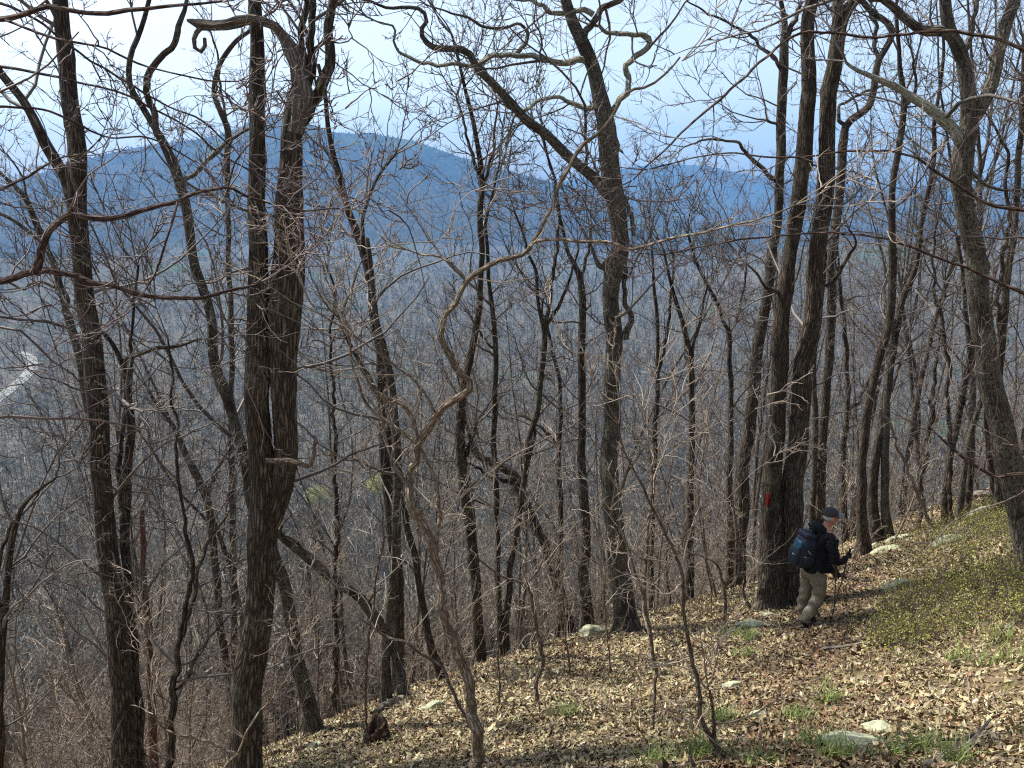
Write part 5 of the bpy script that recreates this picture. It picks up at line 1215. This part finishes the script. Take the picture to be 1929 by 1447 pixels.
def fallen_twigs():
    n = 1500
    r = rng.uniform(4.5, 22, n); az = np.radians(rng.uniform(-30, 38, n)); x = r * np.sin(az); y = r * np.cos(az)
    k = (x - trail_x(y)) ** 2 > rng.uniform(0, .5, n); x, y = x[k], y[k]; n = len(x)
    a = rng.uniform(0, 2 * np.pi, n); gx, gy = slope_n(x, y); D = np.stack([np.cos(a), np.sin(a), gx * np.cos(a) + gy * np.sin(a)], -1)
    L = rng.uniform(.12, .7, n); P, R = grow(np.stack([x, y, H(x, y) + .035], -1), D, L, rng.uniform(.002, .006, n), 5, .10, 0.0, .5)
    P[..., 2] = H(P[..., 0], P[..., 1]) + .03 + rng.uniform(0, .035, (n, 6)); b = Bag(); b.add(P, R, 4)
    P2, R2 = spawn(P, R, 2, .2, .9, (25, 60), .4, .7, .0018, 3, .15, 0.0); P2[..., 2] = H(P2[..., 0], P2[..., 1]) + .05; b.add(P2, R2, 3)
    o = b.build('fallen_twigs', M_TWIGP); tag(o, 'small fallen twigs scattered over the dead leaves', 'fallen twigs', kind='stuff')
fallen_twigs()
def brush():
    """fine leafless undergrowth along and below the crest"""
    n = 3700
    r = rng.uniform(8, 30, n); az = np.radians(rng.uniform(-37, 36, n)); x = r * np.sin(az); y = r * np.cos(az); z = H(x, y)
    px, py, zc = pix(np.stack([x, y, z], -1)); c = CREST(px)
    k = (py < c + 25) | ((px < 1150) & (rng.random(n) < .10)); k &= ~((px > 1380) & (rng.random(n) < .75) ) ; k &= ~((px > 1480) & (py > 1015) & (px < 1700))
    x, y, z = x[k], y[k], z[k]; n = len(x)
    D = np.stack([rng.normal(0, .16, n), rng.normal(0, .16, n), np.ones(n)], -1)
    P, R = grow(np.stack([x, y, z - .05], -1), D, rng.uniform(.8, 2.6, n), rng.uniform(.004, .009, n), 9, .10, .05, .3)
    b = Bag(); b.add(P, R, 3)
    P2, R2 = spawn(P, R, 6, .2, 1, (25, 65), .35, .6, .0032, 5, .2, .05); b.add(P2, R2, 3)
    P3, R3 = spawn(P2, R2, 3, .2, 1, (25, 60), .5, .7, .0026, 4, .2, .05); b.add(P3, R3, 3)
    o = b.build('brushwood', M_TWIGP); tag(o, 'tangle of fine leafless brush along and below the crest of the slope', 'undergrowth', kind='stuff')
brush()
# ------------------------------------------------------------------ the blue spring haze of the air
def haze():
    m = bpy.data.materials.new('haze_air'); m.use_nodes = True; t = m.node_tree; t.nodes.clear()
    o = t.nodes.new('ShaderNodeOutputMaterial'); v = t.nodes.new('ShaderNodeVolumePrincipled')
    v.inputs['Color'].default_value = (.17, .475, .97, 1); v.inputs['Density'].default_value = HAZE
    v.inputs['Anisotropy'].default_value = 0.0
    t.links.new(v.outputs[0], o.inputs['Volume'])
    x0, x1, y0, y1, z0, z1 = -9300, 9300, -200, 9400, -300, 620
    V = [(x, y, z) for z in (z0, z1) for y in (y0, y1) for x in (x0, x1)]
    F = [(0, 2, 3, 1), (4, 5, 7, 6), (0, 1, 5, 4), (2, 6, 7, 3), (0, 4, 6, 2), (1, 3, 7, 5)]
    ob = np_mesh('haze', V, np.array(F), m); tag(ob, kind='stuff')
HAZE = 1.08e-4
haze()
